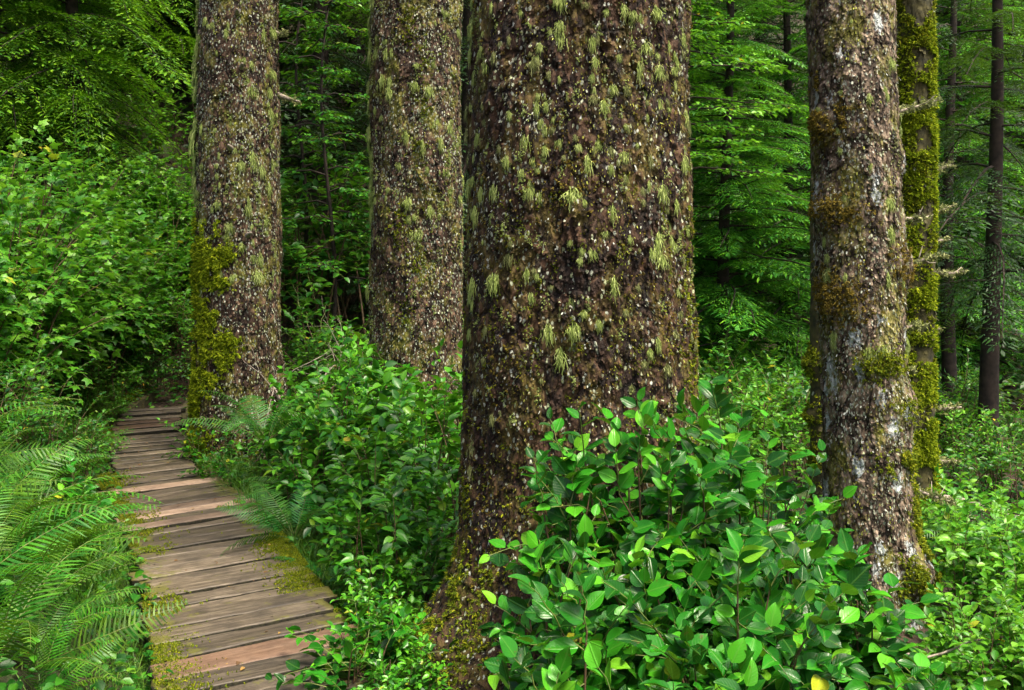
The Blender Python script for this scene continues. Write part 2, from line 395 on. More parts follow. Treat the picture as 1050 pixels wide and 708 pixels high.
def tuft_tmpl(n, seed, spread=.9, wdt=.16):
    r = np.random.default_rng(seed); V = []; F = []
    for k in range(n):
        a = r.uniform(0, 6.28); e = r.uniform(0, spread)
        d = np.array([math.cos(a) * math.sin(e), math.sin(a) * math.sin(e), math.cos(e)])
        s_ = nrm(np.cross(d, r.normal(size=3))) * wdt * r.uniform(.5, 1); l = r.uniform(.5, 1)
        b = len(V); o = r.normal(size=3) * .12
        V += [o - s_ * .5, o + s_ * .5, o + d * l * .6 + s_ * .4, o + d * l]; F.append((b, b + 1, b + 2, b + 3))
    return Tmpl(V, F)      # +z is outward from the surface
T_moss = [tuft_tmpl(9, k, 1.25, .34) for k in range(4)]
def beard_tmpl(n, seed):
    r = np.random.default_rng(seed); V = []; F = []; squash = r.uniform(.6, 1.3)
    for k in range(n):
        a = r.uniform(0, 6.28); out = r.uniform(.05, .35); l = r.uniform(.35, 1)
        s_ = r.normal(size=3) * np.array([1, 1, .2]); s_ = nrm(s_) * r.uniform(.012, .035)
        p = np.array([r.normal() * .13 * squash, abs(r.normal()) * .05, r.normal() * .22])
        dx = r.normal() * .12
        rows = []
        for t in (0, .35, .7, 1):
            rows.append(p + np.array([dx * t + .03 * math.sin(9 * t + a), out * min(1, t * 2.5) * .6, .1 * t - l * t]))
        b = len(V)
        for i, q in enumerate(rows):
            ww = (1, .8, .6, .12)[i]; V += [q - s_ * ww, q + s_ * ww]
        F += [(b + 2 * i, b + 2 * i + 1, b + 2 * i + 3, b + 2 * i + 2) for i in range(3)]
    return Tmpl(V, F)      # hangs along -z, +y is outward
T_beard = [beard_tmpl(80, 50 + k) for k in range(4)]

# ------------------------------------------------------------------ ground
PATH = np.array([(.15, .5), (-.25, 2.2), (-.62, 3.3), (-.98, 4.2), (-1.27, 4.9), (-1.72, 5.95), (-2.24, 7.05), (-2.83, 8.1), (-3.36, 9.2), (-3.78, 10.3), (-4.02, 11.3), (-4.0, 12.3), (-3.7, 13.4)])
def path_x(y): return np.interp(y, PATH[:, 1], PATH[:, 0])
def ground(x, y):
    x = np.asarray(x, float); y = np.asarray(y, float)
    d = path_x(y) - .62 - x
    d = np.where(y > 12.5, np.minimum(d, 2 + 0 * d), d)
    z = -.13 + np.where(d > 0, np.minimum(.8 * d, .75 + .30 * d), 0)
    near = np.exp(-((x - path_x(y)) / .55) ** 2)
    z = z - .10 * np.exp(-((d + 1.75) / .35) ** 2)
    fall = -.065 * np.clip(y - 5, 0, 9) * np.clip((x - .3) / 3, 0, 1)
    sl = np.interp(x, [-30, -8, -2, 2, 8, 30], [.55, .5, .42, .40, .36, .36])
    y0 = np.interp(x, [-8, -3, 2, 5], [10.5, 12.5, 15, 16])
    hill = sl * np.clip(y - y0, 0, 60) ** 1.02
    pts = np.stack([x.ravel() * .7, y.ravel() * .7, np.zeros(x.size)], 1)
    nz = fbm(pts, 5, 4).reshape(x.shape) * .16
    rise = np.interp(y, [0, 9.3, 10.2, 11, 12.5, 14], [0, 0, .08, .15, .3, .4]) * np.clip(1.5 - np.abs(x - path_x(y)), 0, 1)
    return z + fall + hill + nz * (1 - .9 * near) + rise - .06 * near
def make_ground():
    xs = np.concatenate([np.linspace(-70, -9, 30), np.linspace(-8.9, 8.9, 220), np.linspace(9, 70, 30)])
    ys = np.concatenate([np.linspace(-30, 1.4, 16), np.linspace(1.5, 18, 190), np.linspace(18.3, 95, 60)])
    X, Y = np.meshgrid(xs, ys)
    Z = ground(X, Y) + fbm(np.stack([X.ravel() * 6, Y.ravel() * 6, 0 * X.ravel()], 1), 9, 3).reshape(X.shape) * .03
    a = Acc(); V = np.stack([X.ravel(), Y.ravel(), Z.ravel()], 1)
    ny, nx = X.shape
    i = np.arange(ny - 1)[:, None] * nx + np.arange(nx - 1)[None]
    F = np.stack([i, i + 1, i + nx + 1, i + nx], -1).reshape(-1, 4)
    a.raw(V, F)
    link('ground', a.mesh('ground', [M_soil]), kind='structure')
make_ground()

# ------------------------------------------------------------------ boardwalk
def path_at(s_arr):
    seg = np.concatenate([[0], np.cumsum(np.linalg.norm(np.diff(PATH, axis=0), axis=1))])
    t = np.linspace(0, seg[-1], 400)
    x = np.interp(t, seg, PATH[:, 0]); y = np.interp(t, seg, PATH[:, 1])
    k = np.hanning(31); k /= k.sum()
    xp = np.pad(x, 15, 'reflect', reflect_type='odd'); yp = np.pad(y, 15, 'reflect', reflect_type='odd')
    x = np.convolve(xp, k, 'valid'); y = np.convolve(yp, k, 'valid')
    X = np.interp(s_arr, t, x); Y = np.interp(s_arr, t, y)
    dx = np.interp(s_arr, t, np.gradient(x)); dy = np.interp(s_arr, t, np.gradient(y))
    return X, Y, np.arctan2(dy, dx), seg[-1]
def plank_mesh(L, W, H, seed):
    r = np.random.default_rng(seed)
    nx, ny = 34, 8
    # rounded box cross-section swept along x
    sec = []
    b = .007
    for (cy_, cz, a0) in ((W / 2 - b, -b, 0), (-W / 2 + b, -b, 90), (-W / 2 + b, -H + b, 180), (W / 2 - b, -H + b, 270)):
        for a in (0, 45, 90): sec.append((cy_ + b * math.cos(R_(a0 + a)), cz + b * math.sin(R_(a0 + a))))
        if a0 == 0:
            for t in np.linspace(0, 1, ny)[1:-1]: sec.append(((W / 2 - b) * (1 - 2 * t), 0))
    sec = np.array(sec); n = len(sec)
    xs = np.linspace(-L / 2, L / 2, nx); V = []
    for x in xs:
        p = np.column_stack([np.full(n, x), sec[:, 0], sec[:, 1]])
        V.append(p)
    V = np.concatenate(V)
    q = V * np.array([3, 26, 26]) + seed * 3.7
    V[:, 2] += fbm(q, seed, 3) * .006
    edge = np.abs(V[:, 1]) > W / 2 - .012
    V[:, 1] += np.sign(V[:, 1]) * edge * fbm(V * np.array([9, 2, 9]) + seed, seed + 3, 3) * .012
    endm = np.abs(np.abs(V[:, 0]) - L / 2) < 1e-6
    V[:, 0] += endm * fbm(V * 40 + seed, seed + 5, 2) * .02
    F = grid(nx, n, 0, True)
    a = Acc(); c0 = len(V)
    V = np.vstack([V, [[-L / 2, 0, -H / 2], [L / 2, 0, -H / 2]]])
    for k in range(n):
        F.append((k, c0, (k + 1) % n, (k + 1) % n)) ; F.append(((nx - 1) * n + k, (nx - 1) * n + (k + 1) % n, c0 + 1, c0 + 1))
    F = np.array(F)
    a.raw(V, F)
    for ex in (-L / 2 + .09, L / 2 - .09):
        for ey in (-.3 * W, .3 * W):
            cz_ = .006; tt = np.linspace(0, 6.283, 7)[:-1]; ex2 = ex + (seed * 37 % 11 - 5) * .004
            NV = [(ex2, ey, cz_)] + [(ex2 + .006 * math.cos(q), ey + .006 * math.sin(q), cz_ - .001) for q in tt]
            a.raw(NV, [(0, 1 + i, 1 + (i + 1) % 6, 1 + (i + 1) % 6) for i in range(6)], None, 1)
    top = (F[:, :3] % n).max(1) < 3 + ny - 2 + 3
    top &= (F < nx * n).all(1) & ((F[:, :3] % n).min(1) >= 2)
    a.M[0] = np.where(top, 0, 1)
    return a
WALK_Z = 0.0
def walk_z(y): return np.interp(y, [0, 9.3, 10.2, 11, 12.5, 14], [0, 0, .08, .15, .3, .4])
def make_walk():
    root = empty('boardwalk', (0, 0, 0), 0, 'narrow wet boardwalk of weathered crosswise planks curving through the forest', 'boardwalk')
    r = np.random.default_rng(4)
    *_, total = path_at(np.array([0.]))
    s_ = 2.2; k = 0; info = []
    while s_ < total - 2.5:
        W = r.uniform(.12, .20)
        X, Y, a, _ = path_at(np.array([s_ + W / 2])); X, Y, a = X[0], Y[0], a[0]
        L = r.uniform(.90, .99) if Y < 8.3 else r.uniform(.62, .72)
        mat, lab = M_wood, None
        if 4.62 < Y < 4.80: mat = M_wood_new; L = 1.0; W = .21; lab = 'broad newer reddish brown plank'
        elif 6.95 < Y < 7.1 or 7.3 < Y < 7.45 or 7.95 < Y < 8.1: mat = M_wood_tan; L += .06; lab = 'pale tan plank lying across the walk'
        elif 10.2 < Y < 10.4: mat = M_wood_new; lab = 'rusty orange plank at the far end'
        pa = plank_mesh(L, W - .017, .045, k + 1)
        o = link('plank', pa.mesh('plank', [mat, M_plank_edge], True), root)
        if lab: o['label'] = lab
        o.location = (X + r.normal() * .012, Y, walk_z(Y) + r.normal() * .007 + (.006 if lab else 0))
        o.rotation_euler = (r.normal() * .012, r.normal() * .008, a - math.pi / 2 + R_(7) + r.normal() * .012)
        info.append((X, Y, a)); s_ += W; k += 1
        if r.uniform() < .12: s_ += .012
    # beams under both edges
    t = np.linspace(2.0, total - .2, 60); X, Y, a, _ = path_at(t)
    for off in (-.31, .31):
        ac = Acc(); nx_, ny_ = -np.sin(a), np.cos(a)
        cx, cyy = X + nx_ * off, Y + ny_ * off
        V = []; 
        for i in range(len(t)):
            for (u, z) in ((-.05, -.055), (.05, -.055), (.05, -.2), (-.05, -.2)):
                V.append((cx[i] + nx_[i] * u, cyy[i] + ny_[i] * u, walk_z(Y[i]) + z))
        F = grid(len(t), 4, 0, True) + [(0, 1, 2, 3), (len(V) - 1, len(V) - 2, len(V) - 3, len(V) - 4)]
        ac.raw(V, F); link('beam', ac.mesh('beam', [M_moss_bark], False), root)
    # moss cushions creeping over the edges and along the joints
    ac = Acc(); n = 60000
    tt = r.uniform(2.2, total - .3, n); X, Y, a, _ = path_at(tt)
    side = r.choice([-1, 1], n, p=[.62, .38])
    off = side * (.48 - np.abs(r.normal(0, .11, n)))
    px_, py_ = X - np.sin(a) * off, Y + np.cos(a) * off
    msk = fbm(np.stack([px_ * 2.2, py_ * 2.2, 0 * px_], 1), 21, 4)
    rightside = side < 0
    fine = fbm(np.stack([px_ * 14, py_ * 14, 0 * px_], 1), 23, 3)
    prob = np.clip((msk - .0) * 4 + fine * 2.5 - (.0 if True else 0), 0, 1)
    keep = np.where(rightside, (py_ > 4.6) & (py_ < 7.6), True) & (r.uniform(size=n) < prob)
    px_, py_ = px_[keep], py_[keep]; m = len(px_)
    Pp = np.stack([px_, py_, walk_z(py_) + .002 - 0 * px_], 1)
    sc_ = r.uniform(.008, .018, m)
    Rm = frames(np.stack([np.cos(r.uniform(0, 6.28, m)), np.sin(r.uniform(0, 6.28, m)), r.normal(0, .2, m)], 1), np.tile([0, 0, 1.], (m, 1))) * sc_[:, None, None]
    h = m // 2
    ac.inst(T_moss[0], Rm[:h], Pp[:h]); ac.inst(T_moss[1], Rm[h:], Pp[h:])
    link('moss', ac.mesh('moss', [M_moss]), root, kind='stuff')
    # litter
    ac = Acc(); m = 130; tt = r.uniform(2.2, total - .3, m); X, Y, a, _ = path_at(tt); off = r.uniform(-.4, .4, m)
    Pp = np.stack([X - np.sin(a) * off, Y + np.cos(a) * off, walk_z(Y) + .008], 1)
    an = r.uniform(0, 6.28, m)
    Rm = frames(np.stack([np.cos(an), np.sin(an), r.normal(0, .1, m)], 1), np.stack([r.normal(0, .25, m), r.normal(0, .25, m), np.ones(m)], 1)) * r.uniform(.012, .035, m)[:, None, None]
    ac.inst(T_leaf4[0], Rm, Pp)
    link('fallen_leaves', ac.mesh('fallen_leaves', [M_litter]), None, kind='stuff', label='small brown fallen leaves and flakes scattered over the boardwalk', category='leaf litter')
make_walk()

# ------------------------------------------------------------------ big trunks
class Trunk:
    def __init__(s, name, base, r0, taper, dz, nth, mat, label, cat='spruce tree', lean=(0, 0), curve=0, flare=.35, fh=.35, lobes=5, ztop=24., zhi=4.2, amp=.012, plate=26, seed=1, flakes=5000, fs=.03, group=None, knobs=(), white=.1, side=.4, olive=.1):
        s.knobs = knobs
        s.bx, s.by = base; s.r0 = r0; s.taper = taper; s.lean = lean; s.curve = curve; s.flare = flare; s.fh = fh; s.lobes = lobes; s.amp = amp; s.plate = plate; s.seed = seed; s.zhi = zhi; s.ztop = ztop
        s.gz = float(ground(np.array([s.bx]), np.array([s.by]))[0])
        s.root = empty(name, (s.bx, s.by, s.gz), 0, label, cat, group)
        zs = np.concatenate([np.arange(-.35, zhi, dz), np.linspace(zhi, ztop, 24)])
        th = np.linspace(0, 2 * np.pi, nth, endpoint=False)
        TH, Z = np.meshgrid(th, zs)
        Pq, _ = s.surf(TH.ravel(), Z.ravel())
        ac = Acc(); ac.raw(Pq, grid(len(zs), nth, 0, True))
        r = np.random.default_rng(seed)
        m = flakes
        tht = r.uniform(0, 2 * np.pi, m); zz = r.uniform(0, zhi, m)
        Pp, Nn = s.surf(tht, zz)
        T = Tmpl(*flake_tmpl())
        down = np.tile([0, 0, -1.], (m, 1)) + r.normal(0, .25, (m, 3))
        Rm = frames(down + Nn * .13, Nn) * (fs * r.uniform(.5, 1.4, m))[:, None, None]
        Pp = Pp + Nn * .002
        dn = fbm(Pp * np.array([6, 6, 1.8]), seed + 50, 4); u = r.uniform(size=m)
        wt = u < np.clip(white * (np.exp(7 * dn) * .75 + side * 5 * np.cos(tht)), .004, .7)
        ye = (~wt) & (r.uniform(size=m) < np.clip(olive * np.exp(7 * fbm(Pp * np.array([7, 7, 2.5]) + 9, seed + 60, 4)), .01, .8))
        sz = np.where(wt | ye, r.uniform(.25, .9, m), 1.)[:, None, None] * np.stack([np.ones(m), np.where(wt | ye, r.uniform(.3, .75, m), 1.), np.ones(m)], 1)[:, None, :]
        for q, k in enumerate((~(wt | ye), wt, ye)): ac.inst(T, (Rm * sz)[k], (Pp + Nn * (.003 if q else 0))[k], q)
        link('trunk', ac.mesh('trunk', [mat, M_crust, M_crust_y]), s.root)
    def surf(s, th, z):
        """local position and outward normal"""
        t = z / 10.
        cx = s.lean[0] * z + s.curve * np.sin(z * .9 + 1.0); cyy = s.lean[1] * z
        r = s.r0 * (1 - s.taper * z)
        r = np.maximum(r, .05)
        fl = s.flare * np.exp(-np.maximum(z, -.3) / s.fh)
        lob = np.cos(s.lobes * th + s.seed) * .5 + .5 * np.cos(3 * th + s.seed * 2.1 + .5)
        r = r * (1 + fl * (1 + .6 * lob) + .02 * np.cos(3 * th + s.seed) )
        for (kt, kz, ka, ks) in s.knobs:
            dth = np.abs((th - kt + np.pi) % (2 * np.pi) - np.pi) * s.r0
            r = r + ka * np.exp(-(dth ** 2 + (z - kz) ** 2) / ks ** 2)
        x = np.cos(th) * r; y = np.sin(th) * r
        p = np.stack([x, y, z], 1)
        d = fbm(p * np.array([1.6, 1.6, .6]) / max(s.r0, .3), s.seed, 3) * .11 * s.r0 + (.012 * s.r0 / .4) * np.abs(fbm(np.stack([np.cos(th) * 5, np.sin(th) * 5, z * .5], 1), s.seed + 70, 3))
        q = p * np.array([s.plate, s.plate, s.plate * .36])
        f1, f2, c = voronoi(q + fbm(p * 8, s.seed + 4, 2)[:, None] * 1.2, s.seed + 2)
        d = d + s.amp * ((c - .5) * 1.3 - np.clip(1 - (f2 - f1) * 4, 0, 1) * .95)
        d = d + s.amp * .9 * fbm(p * np.array([9, 9, 2.5]), s.seed + 8, 3)
        nn = np.stack([np.cos(th), np.sin(th), 0 * th], 1)
        return p + nn * d[:, None] + np.stack([cx, cyy, 0 * z], 1), nn
    def tufts(s, name, mat, spots, size, seed=1, label=None, lift=.0):
        """spots: (theta, z, spread_theta, spread_z, count)"""
        r = np.random.default_rng(seed); TH = []; Z = []
        for (t0, z0, st, sz, n) in spots:
            TH.append(r.normal(t0, st, n)); Z.append(r.normal(z0, sz, n))
        TH = np.concatenate(TH); Z = np.concatenate(Z)
        Pp, Nn = s.surf(TH, Z)
        k = fbm(Pp * 7 + seed, seed, 3); kp = k > -.15
        Pp, Nn = Pp[kp], Nn[kp]; m = len(Pp)
        Pp = Pp + Nn * (lift * r.uniform(0, 1, m) ** 1.0)[:, None]
        up = Nn + np.array([0, 0, -.35]) + r.normal(0, .25, (m, 3))
        Rm = frames(r.normal(size=(m, 3)), up) * (size * r.uniform(.6, 1.3, m))[:, None, None]
        ac = Acc(); ids = r.integers(0, 4, m)
        for q in range(4): ac.inst(T_moss[q], Rm[ids == q], Pp[ids == q])
        o = link(name, ac.mesh(name, [mat]), s.root)
        if label: o['label'] = label
    def beards(s, mat, th, z, size, seed=1, name='lichen'):
        r = np.random.default_rng(seed); th = np.asarray(th, float); z = np.asarray(z, float)
        Pp, Nn = s.surf(th, z); m = len(Pp)
        x = np.cross(Nn, np.array([0, 0, 1.]))
        Rm = np.stack([x, Nn, np.tile([0, 0, 1.], (m, 1))], -1) * (size * np.clip(r.lognormal(-.2, .45, m), .25, 1.5))[:, None, None]
        Rm[:, :, 0] *= r.uniform(.8, 1.9, m)[:, None]
        ac = Acc(); ids = r.integers(0, 4, m)
        for q in range(4): ac.inst(T_beard[q], Rm[ids == q], (Pp + Nn * .004)[ids == q])
        link(name, ac.mesh(name, [mat]), s.root)
    def stub(s, th, z, L, rad, up=.1, lich=True, seed=1, bend=.1):
        r = np.random.default_rng(seed)
        p0, n0 = s.surf(np.array([th]), np.array([z])); p0, n0 = p0[0], n0[0]
        t = np.linspace(-.08, 1, 9)
        pts = p0 + np.outer(t, n0) * L + np.outer(t, [0, 0, 1]) * L * up + np.outer(np.sin(t * 5 + seed), r.normal(size=3)) * bend * L * .25
        ac = Acc(); ac.tube(pts, np.linspace(rad, rad * .35, 9), 6, 0)
        for q in range(2 if L > .2 else 0):
            b = pts[int(r.integers(3, 7))]; dd = nrm(n0 + r.normal(0, .7, 3)) * L * .3
            ac.tube([b, b + dd * .5, b + dd + [0, 0, .02]], [rad * .4, rad * .3, rad * .12], 4, 0)
        o = link('branch_stub', ac.mesh('branch_stub', [M_twig]), s.root)
        if lich:
            m = int(40 + 260 * L); i = r.uniform(0, 8, m); Pp = np.stack([np.interp(i, np.arange(9), pts[:, k]) for k in range(3)], 1) + r.normal(0, rad * .7, (m, 3))
            Rm = frames(r.normal(size=(m, 3)), r.normal(size=(m, 3)) + [0, 0, -.4]) * r.uniform(.012, .035, m)[:, None, None]
            a2 = Acc(); a2.inst(T_moss[seed % 4], Rm, Pp); link('lichen', a2.mesh('lichen', [M_lichen_pale]), o)
def flake_tmpl():
    V = []; F = []
    for i in range(3):
        for j in range(3):
            u = i / 2; v = j / 2 - .5
            V.append((u * 1.1, v * (.9 - .35 * abs(u - .4)), .16 * u * u - .2 * v * v))
    return V, grid(3, 3)

FR = -math.pi / 2    # theta that faces the camera
def tb(px, Y): return (P(px, Y), Y)
B = Trunk('giant_spruce', tb(594, 5.15), .60, .022, .011, 420, M_bark_big, 'huge dark spruce trunk at the centre, by far the thickest of the trees', seed=3, flare=.30, fh=.45, lobes=4, knobs=[(FR - 1.15, .0, .26, .30), (FR - .55, -.1, .14, .22)], zhi=3.6, amp=.017, plate=22, flakes=56000, fs=.0115, white=.045, olive=.22, side=.0, lean=(.004, 0))
rb = np.random.default_rng(11)
n = 170
zz = rb.triangular(1.3, 3.3, 3.5, n); tt = FR + rb.uniform(-1.45, 1.2, n) 
B.beards(M_lichen, tt, zz, .052, 2)
B.tufts('lichen', M_lichen, [(FR + rb.uniform(-1.5, 1.4), 3.5 - 2.4 * rb.uniform() ** 1.6, .022, .022, 22) for _ in range(170)], .010, 33, lift=.008)
B.tufts('lichen', M_moss, [(FR + rb.uniform(-1.5, 1.5), rb.uniform(.5, 2.4), .025, .03, 16) for _ in range(170)], .010, 34, lift=.005)
B.beards(M_lichen_pale, FR + rb.uniform(-1.5, 1.5, 130), rb.uniform(.9, 3.4, 130), .04, 5, 'lichen')
B.tufts('moss', M_moss_brown, [(FR + rb.uniform(-1.5, 1.5), rb.uniform(.3, 3.4), .16, .10, 60) for _ in range(46)], .014, 3)
B.tufts('moss', M_moss, [(FR - 1.15, .25, .10, .30, 2600), (FR - .75, .1, .08, .3, 900), (FR - 1.5, .0, .2, .1, 900), (FR - .45, .0, .1, .2, 500), (FR + 1.15, 1.35, .12, .5, 500)], .020, 4)
A1 = Trunk('tall_spruce', tb(244, 9.55), .40, .012, .016, 220, M_bark_mid, 'tall speckled spruce trunk at the boardwalk edge, moss clumps on its left side', seed=5, flare=.20, fh=.5, lobes=5, zhi=4.9, amp=.014, plate=20, flakes=22000, fs=.018, white=.24, olive=.12, side=.16)
n = 44
A1.beards(M_lichen, FR + rb.uniform(-1.55, -1.1, n), rb.uniform(2.6, 4.7, n), .13, 7)
A1.beards(M_lichen, FR + rb.uniform(-1.3, 1.6, 110), rb.uniform(1.6, 4.7, 110), .065, 8)
A1.tufts('lichen', M_lichen, [(FR + rb.uniform(-1.5, 1.5), rb.uniform(1.6, 4.7), .035, .04, 20) for _ in range(90)], .016, 36, lift=.01)
A1.tufts('moss', M_moss_green, [(FR - rb.uniform(-.1, 1.35), rb.uniform(.9, 2.4), .13, .035, 75) for _ in range(58)] + [(FR - rb.uniform(.5, 1.4), rb.uniform(.1, 1.0), .2, .12, 170) for _ in range(14)], .035, 9, lift=.03)
for k, (t_, z_) in enumerate(((FR + .25, 4.25), (FR + .1, 3.0), (FR + .35, 3.75), (FR + .5, 2.2))): A1.stub(t_, z_, .10, .03, .2, False, k)
A1.stub(0.1, 3.55, .2, .03, -.3, True, 5); A1.stub(0.0, 4.15, .12, .02, -.1, True, 6)
A2 = Trunk('second_spruce', tb(427, 9.9), .455, .012, .015, 240, M_bark_mid, 'straight thick spruce trunk, second from the left, just left of the giant one', seed=8, flare=.15, fh=.4, lobes=4, zhi=5.0, amp=.015, plate=20, flakes=26000, fs=.018, white=.20, olive=.16, side=.16)
A2.beards(M_lichen, FR + rb.uniform(-1.6, 1.6, 70), rb.uniform(2.2, 4.8, 70), .075, 12)
A2.beards(M_lichen, FR + rb.uniform(-1.6, -1.2, 36), rb.uniform(1.6, 4.6, 36), .08, 13)
A2.tufts('lichen', M_lichen, [(FR + rb.uniform(-1.5, 1.5), rb.uniform(1.0, 4.8), .035, .04, 20) for _ in range(120)], .016, 35, lift=.01)
A2.tufts('moss', M_moss, [(FR + .1 + rb.normal() * .15, z_, .12, .12, 110) for z_ in (1.4, 1.9, 2.3, 2.6, 3.1, 3.4, 3.9, 4.2)], .026, 14)
C = Trunk('leaning_spruce', (P(888, 5.6), 5.6), .238, .010, .010, 240, M_bark_grey, 'slim grey brown spruce trunk at the right with mossy ledges and white lichen blotches', seed=12, flare=.12, fh=.25, lobes=3, zhi=3.6, amp=.009, plate=28, flakes=24000, fs=.013, white=.24, olive=.18, side=.12, lean=(-.022, 0), curve=.02,
          knobs=[(FR - 1.1, 2.72, .05, .09), (FR - 1.2, 2.25, .045, .1), (FR - 1.0, 1.75, .04, .12), (FR + 1.25, 1.15, .04, .1), (FR + 1.3, 2.55, .03, .1), (FR + 1.1, .26, .10, .13), (FR + 1.3, 1.95, .035, .1)])
C.tufts('moss', M_moss_brown, [(FR - 1.0, 2.74, .38, .06, 500), (FR - .9, 2.25, .4, .05, 400), (FR - .9, 1.78, .4, .08, 600), (FR + .9, 1.95, .3, .07, 200), (FR - 1.3, 2.9, .2, .06, 200)], .018, 15, lift=.015)
C.tufts('moss', M_moss, [(FR + .1, 1.42, .30, .045, 300), (FR + .75, .88, .35, .05, 500), (FR + 1.0, 1.25, .35, .08, 400), (FR + 1.1, .26, .32, .09, 2600), (FR + 1.2, .5, .2, .15, 400)], .020, 16, lift=.03)
C.tufts('lichen', M_lichen_pale, [(FR + .55, 1.95, .15, .05, 130), (FR + .3, 2.35, .2, .04, 60), (FR + .8, 2.6, .1, .08, 80), (FR + .9, .95, .3, .2, 220), (FR + .5, .75, .3, .02, 60)], .013, 17)
C.beards(M_lichen, FR + rb.uniform(-1.2, 1.5, 30), rb.uniform(1.4, 3.3, 30), .05, 18)
for k, (t_, z_, L_, u_) in enumerate(((.25, 1.95, .22, .12), (.1, 1.68, .26, .3), (-.2, 1.35, .1, .1), (.3, 2.55, .34, .3), (.2, 1.1, .08, .0), (-.1, .45, .25, -.35))): C.stub(t_, z_ + .25, L_, .013, u_, True, 20 + k)
D = Trunk('mossy_spruce', (P(938, 7.7), 7.7), .138, .008, .014, 110, M_moss_bark, 'thin trunk thickly coated in yellow green moss, just behind the leaning grey one', seed=15, flare=.25, fh=.3, lobes=3, zhi=4.2, amp=.008, plate=24, flakes=900, fs=.03)
D.tufts('moss', M_moss_green, [(FR + rb.uniform(-2, 2), rb.uniform(0, 3.9), .45, .09, 150) for _ in range(95)], .026, 19, lift=.022)
D.tufts('moss', M_moss, [(FR + rb.uniform(-1.6, 1.6), rb.uniform(1.2, 4.2), .4, .15, 110) for _ in range(45)], .026, 20, lift=.012)
for k, (t_, z_, L_, u_) in enumerate(((.1, 2.05, .28, .05), (0, 2.5, .16, .5), (.2, 1.6, .1, .2), (-.1, 1.0, .22, .1), (.1, .62, .2, -.2), (.2, 2.85, .2, .2), (-.2, 2.3, .12, .1))): D.stub(t_, z_, L_, .022, u_, True, 30 + k)
E = Trunk('knobby_trunk', (P(845, 8.6), 8.6), .115, .012, .03, 48, M_moss_bark, 'dark knobby trunk half hidden behind the left edge of the leaning grey spruce', seed=18, flare=.15, fh=.3, lobes=3, zhi=3.6, amp=.008, plate=20, flakes=300, fs=.03, knobs=[(FR - 1.4, 1.25, .06, .06), (FR - 1.4, .8, .06, .06)])
E.tufts('moss', M_moss, [(FR - 1.4, 1.25, .5, .07, 260), (FR - 1.3, .8, .5, .07, 260), (FR - 1.2, .4, .4, .1, 200)], .03, 22, lift=.02)

# ------------------------------------------------------------------ conifers
def branch_tmpl(seed, droop=.35, twd=.42, fine=.05, ntw=26, flat=1.0):
    """one bough of length 1 along +x: twigs both sides, each carrying rows of short needled sprays"""
    r = np.random.default_rng(seed); V = []; F = []
    def quad(p, d, up, l, w_):
        d = nrm(d); s_ = nrm(np.cross(up, d)); b = len(V)
        V.extend([p, p + d * l * .45 + s_ * w_, p + d * l, p + d * l * .45 - s_ * w_]); F.append((b, b + 1, b + 2, b + 3))
    ax = lambda t: np.array([t, .04 * math.sin(t * 4 + seed), .10 * t - droop * t * t])
    for k in range(ntw):
        t = .10 + .9 * (k + r.uniform(0, .6)) / ntw
        L = twd * (1.05 - t) ** .8 * r.uniform(.65, 1.1) * min(1, t * 5)
        for sd in (-1, 1):
            p0 = ax(t); a = R_(r.uniform(48, 66)) * sd
            d0 = np.array([math.cos(a), math.sin(a), -.05 + r.normal() * .06])
            m = max(3, int(L / .022))
            for q in range(m):
                s_ = (q + .5) / m * L
                p = p0 + d0 * s_ + np.array([0, 0, -droop * 1.1 * s_ * s_ / max(L, .1)])
                for sd2 in (-1, 1):
                    aa = a + sd2 * R_(r.uniform(35, 60))
                    quad(p, np.array([math.cos(aa), math.sin(aa), -.25 * flat + r.normal() * .22]), np.array([0, 0, 1.]) + r.normal(0, .3, 3), fine * r.uniform(.7, 1.3) * (1.1 - .5 * q / m), .0050)
            quad(p, d0 + [0, 0, -.4], np.array([0, 0, 1.]), fine * 1.4, .010)
    tip = ax(1.0)
    for q in range(5): quad(tip, np.array([1, r.normal() * .6, -.5]), np.array([0, 0, 1.]), fine * 1.3, .010)
    return Tmpl(V, F)
def wood_tmpl(droop):
    a = Acc(); t = np.linspace(0, .95, 6)
    a.tube(np.stack([t, .04 * np.sin(t * 4), .10 * t - droop * t * t - .004], 1), np.linspace(.012, .003, 6), 3, cap=False)
    return Tmpl(a.V[0], a.F[0])
BR = {'hemlock': ([branch_tmpl(60 + k, .52, .40, .042, 28) for k in range(4)], wood_tmpl(.52)),
      'spruce': ([branch_tmpl(70 + k, .26, .34, .052, 26, .6) for k in range(4)], wood_tmpl(.22))}
def crown_mesh(kind, mat, H, z0, rmax, nb, seed, top=True, gap=.0):
    r = np.random.default_rng(seed); T, W = BR[kind]
    f = (np.arange(nb) + r.uniform(0, 1, nb)) / nb
    z = z0 + (H - z0) * f
    prof = np.clip(1 - (z - z0) / (H - z0) * (1 if top else .45), .06, 1) ** .75
    L = rmax * prof * r.uniform(.6, 1.12, nb)
    az = np.arange(nb) * 2.39996 + r.normal(0, .35, nb)
    pitch = np.interp(f, [0, 1], [-.12, .35]) + r.normal(0, .14, nb)
    d = np.stack([np.cos(az) * np.cos(pitch), np.sin(az) * np.cos(pitch), np.sin(pitch)], 1)
    Rm = frames(d, np.tile([0, 0, 1.], (nb, 1)) + r.normal(0, .12, (nb, 3))) * L[:, None, None]
    Pp = np.stack([0 * z, 0 * z, z], 1)
    ac = Acc(); ids = r.integers(0, 4, nb)
    for q in range(4): ac.inst(T[q], Rm[ids == q], Pp[ids == q], 0)
    ac.inst(W, Rm, Pp, 1)
    return ac.mesh('crown', [mat, M_bark_far])
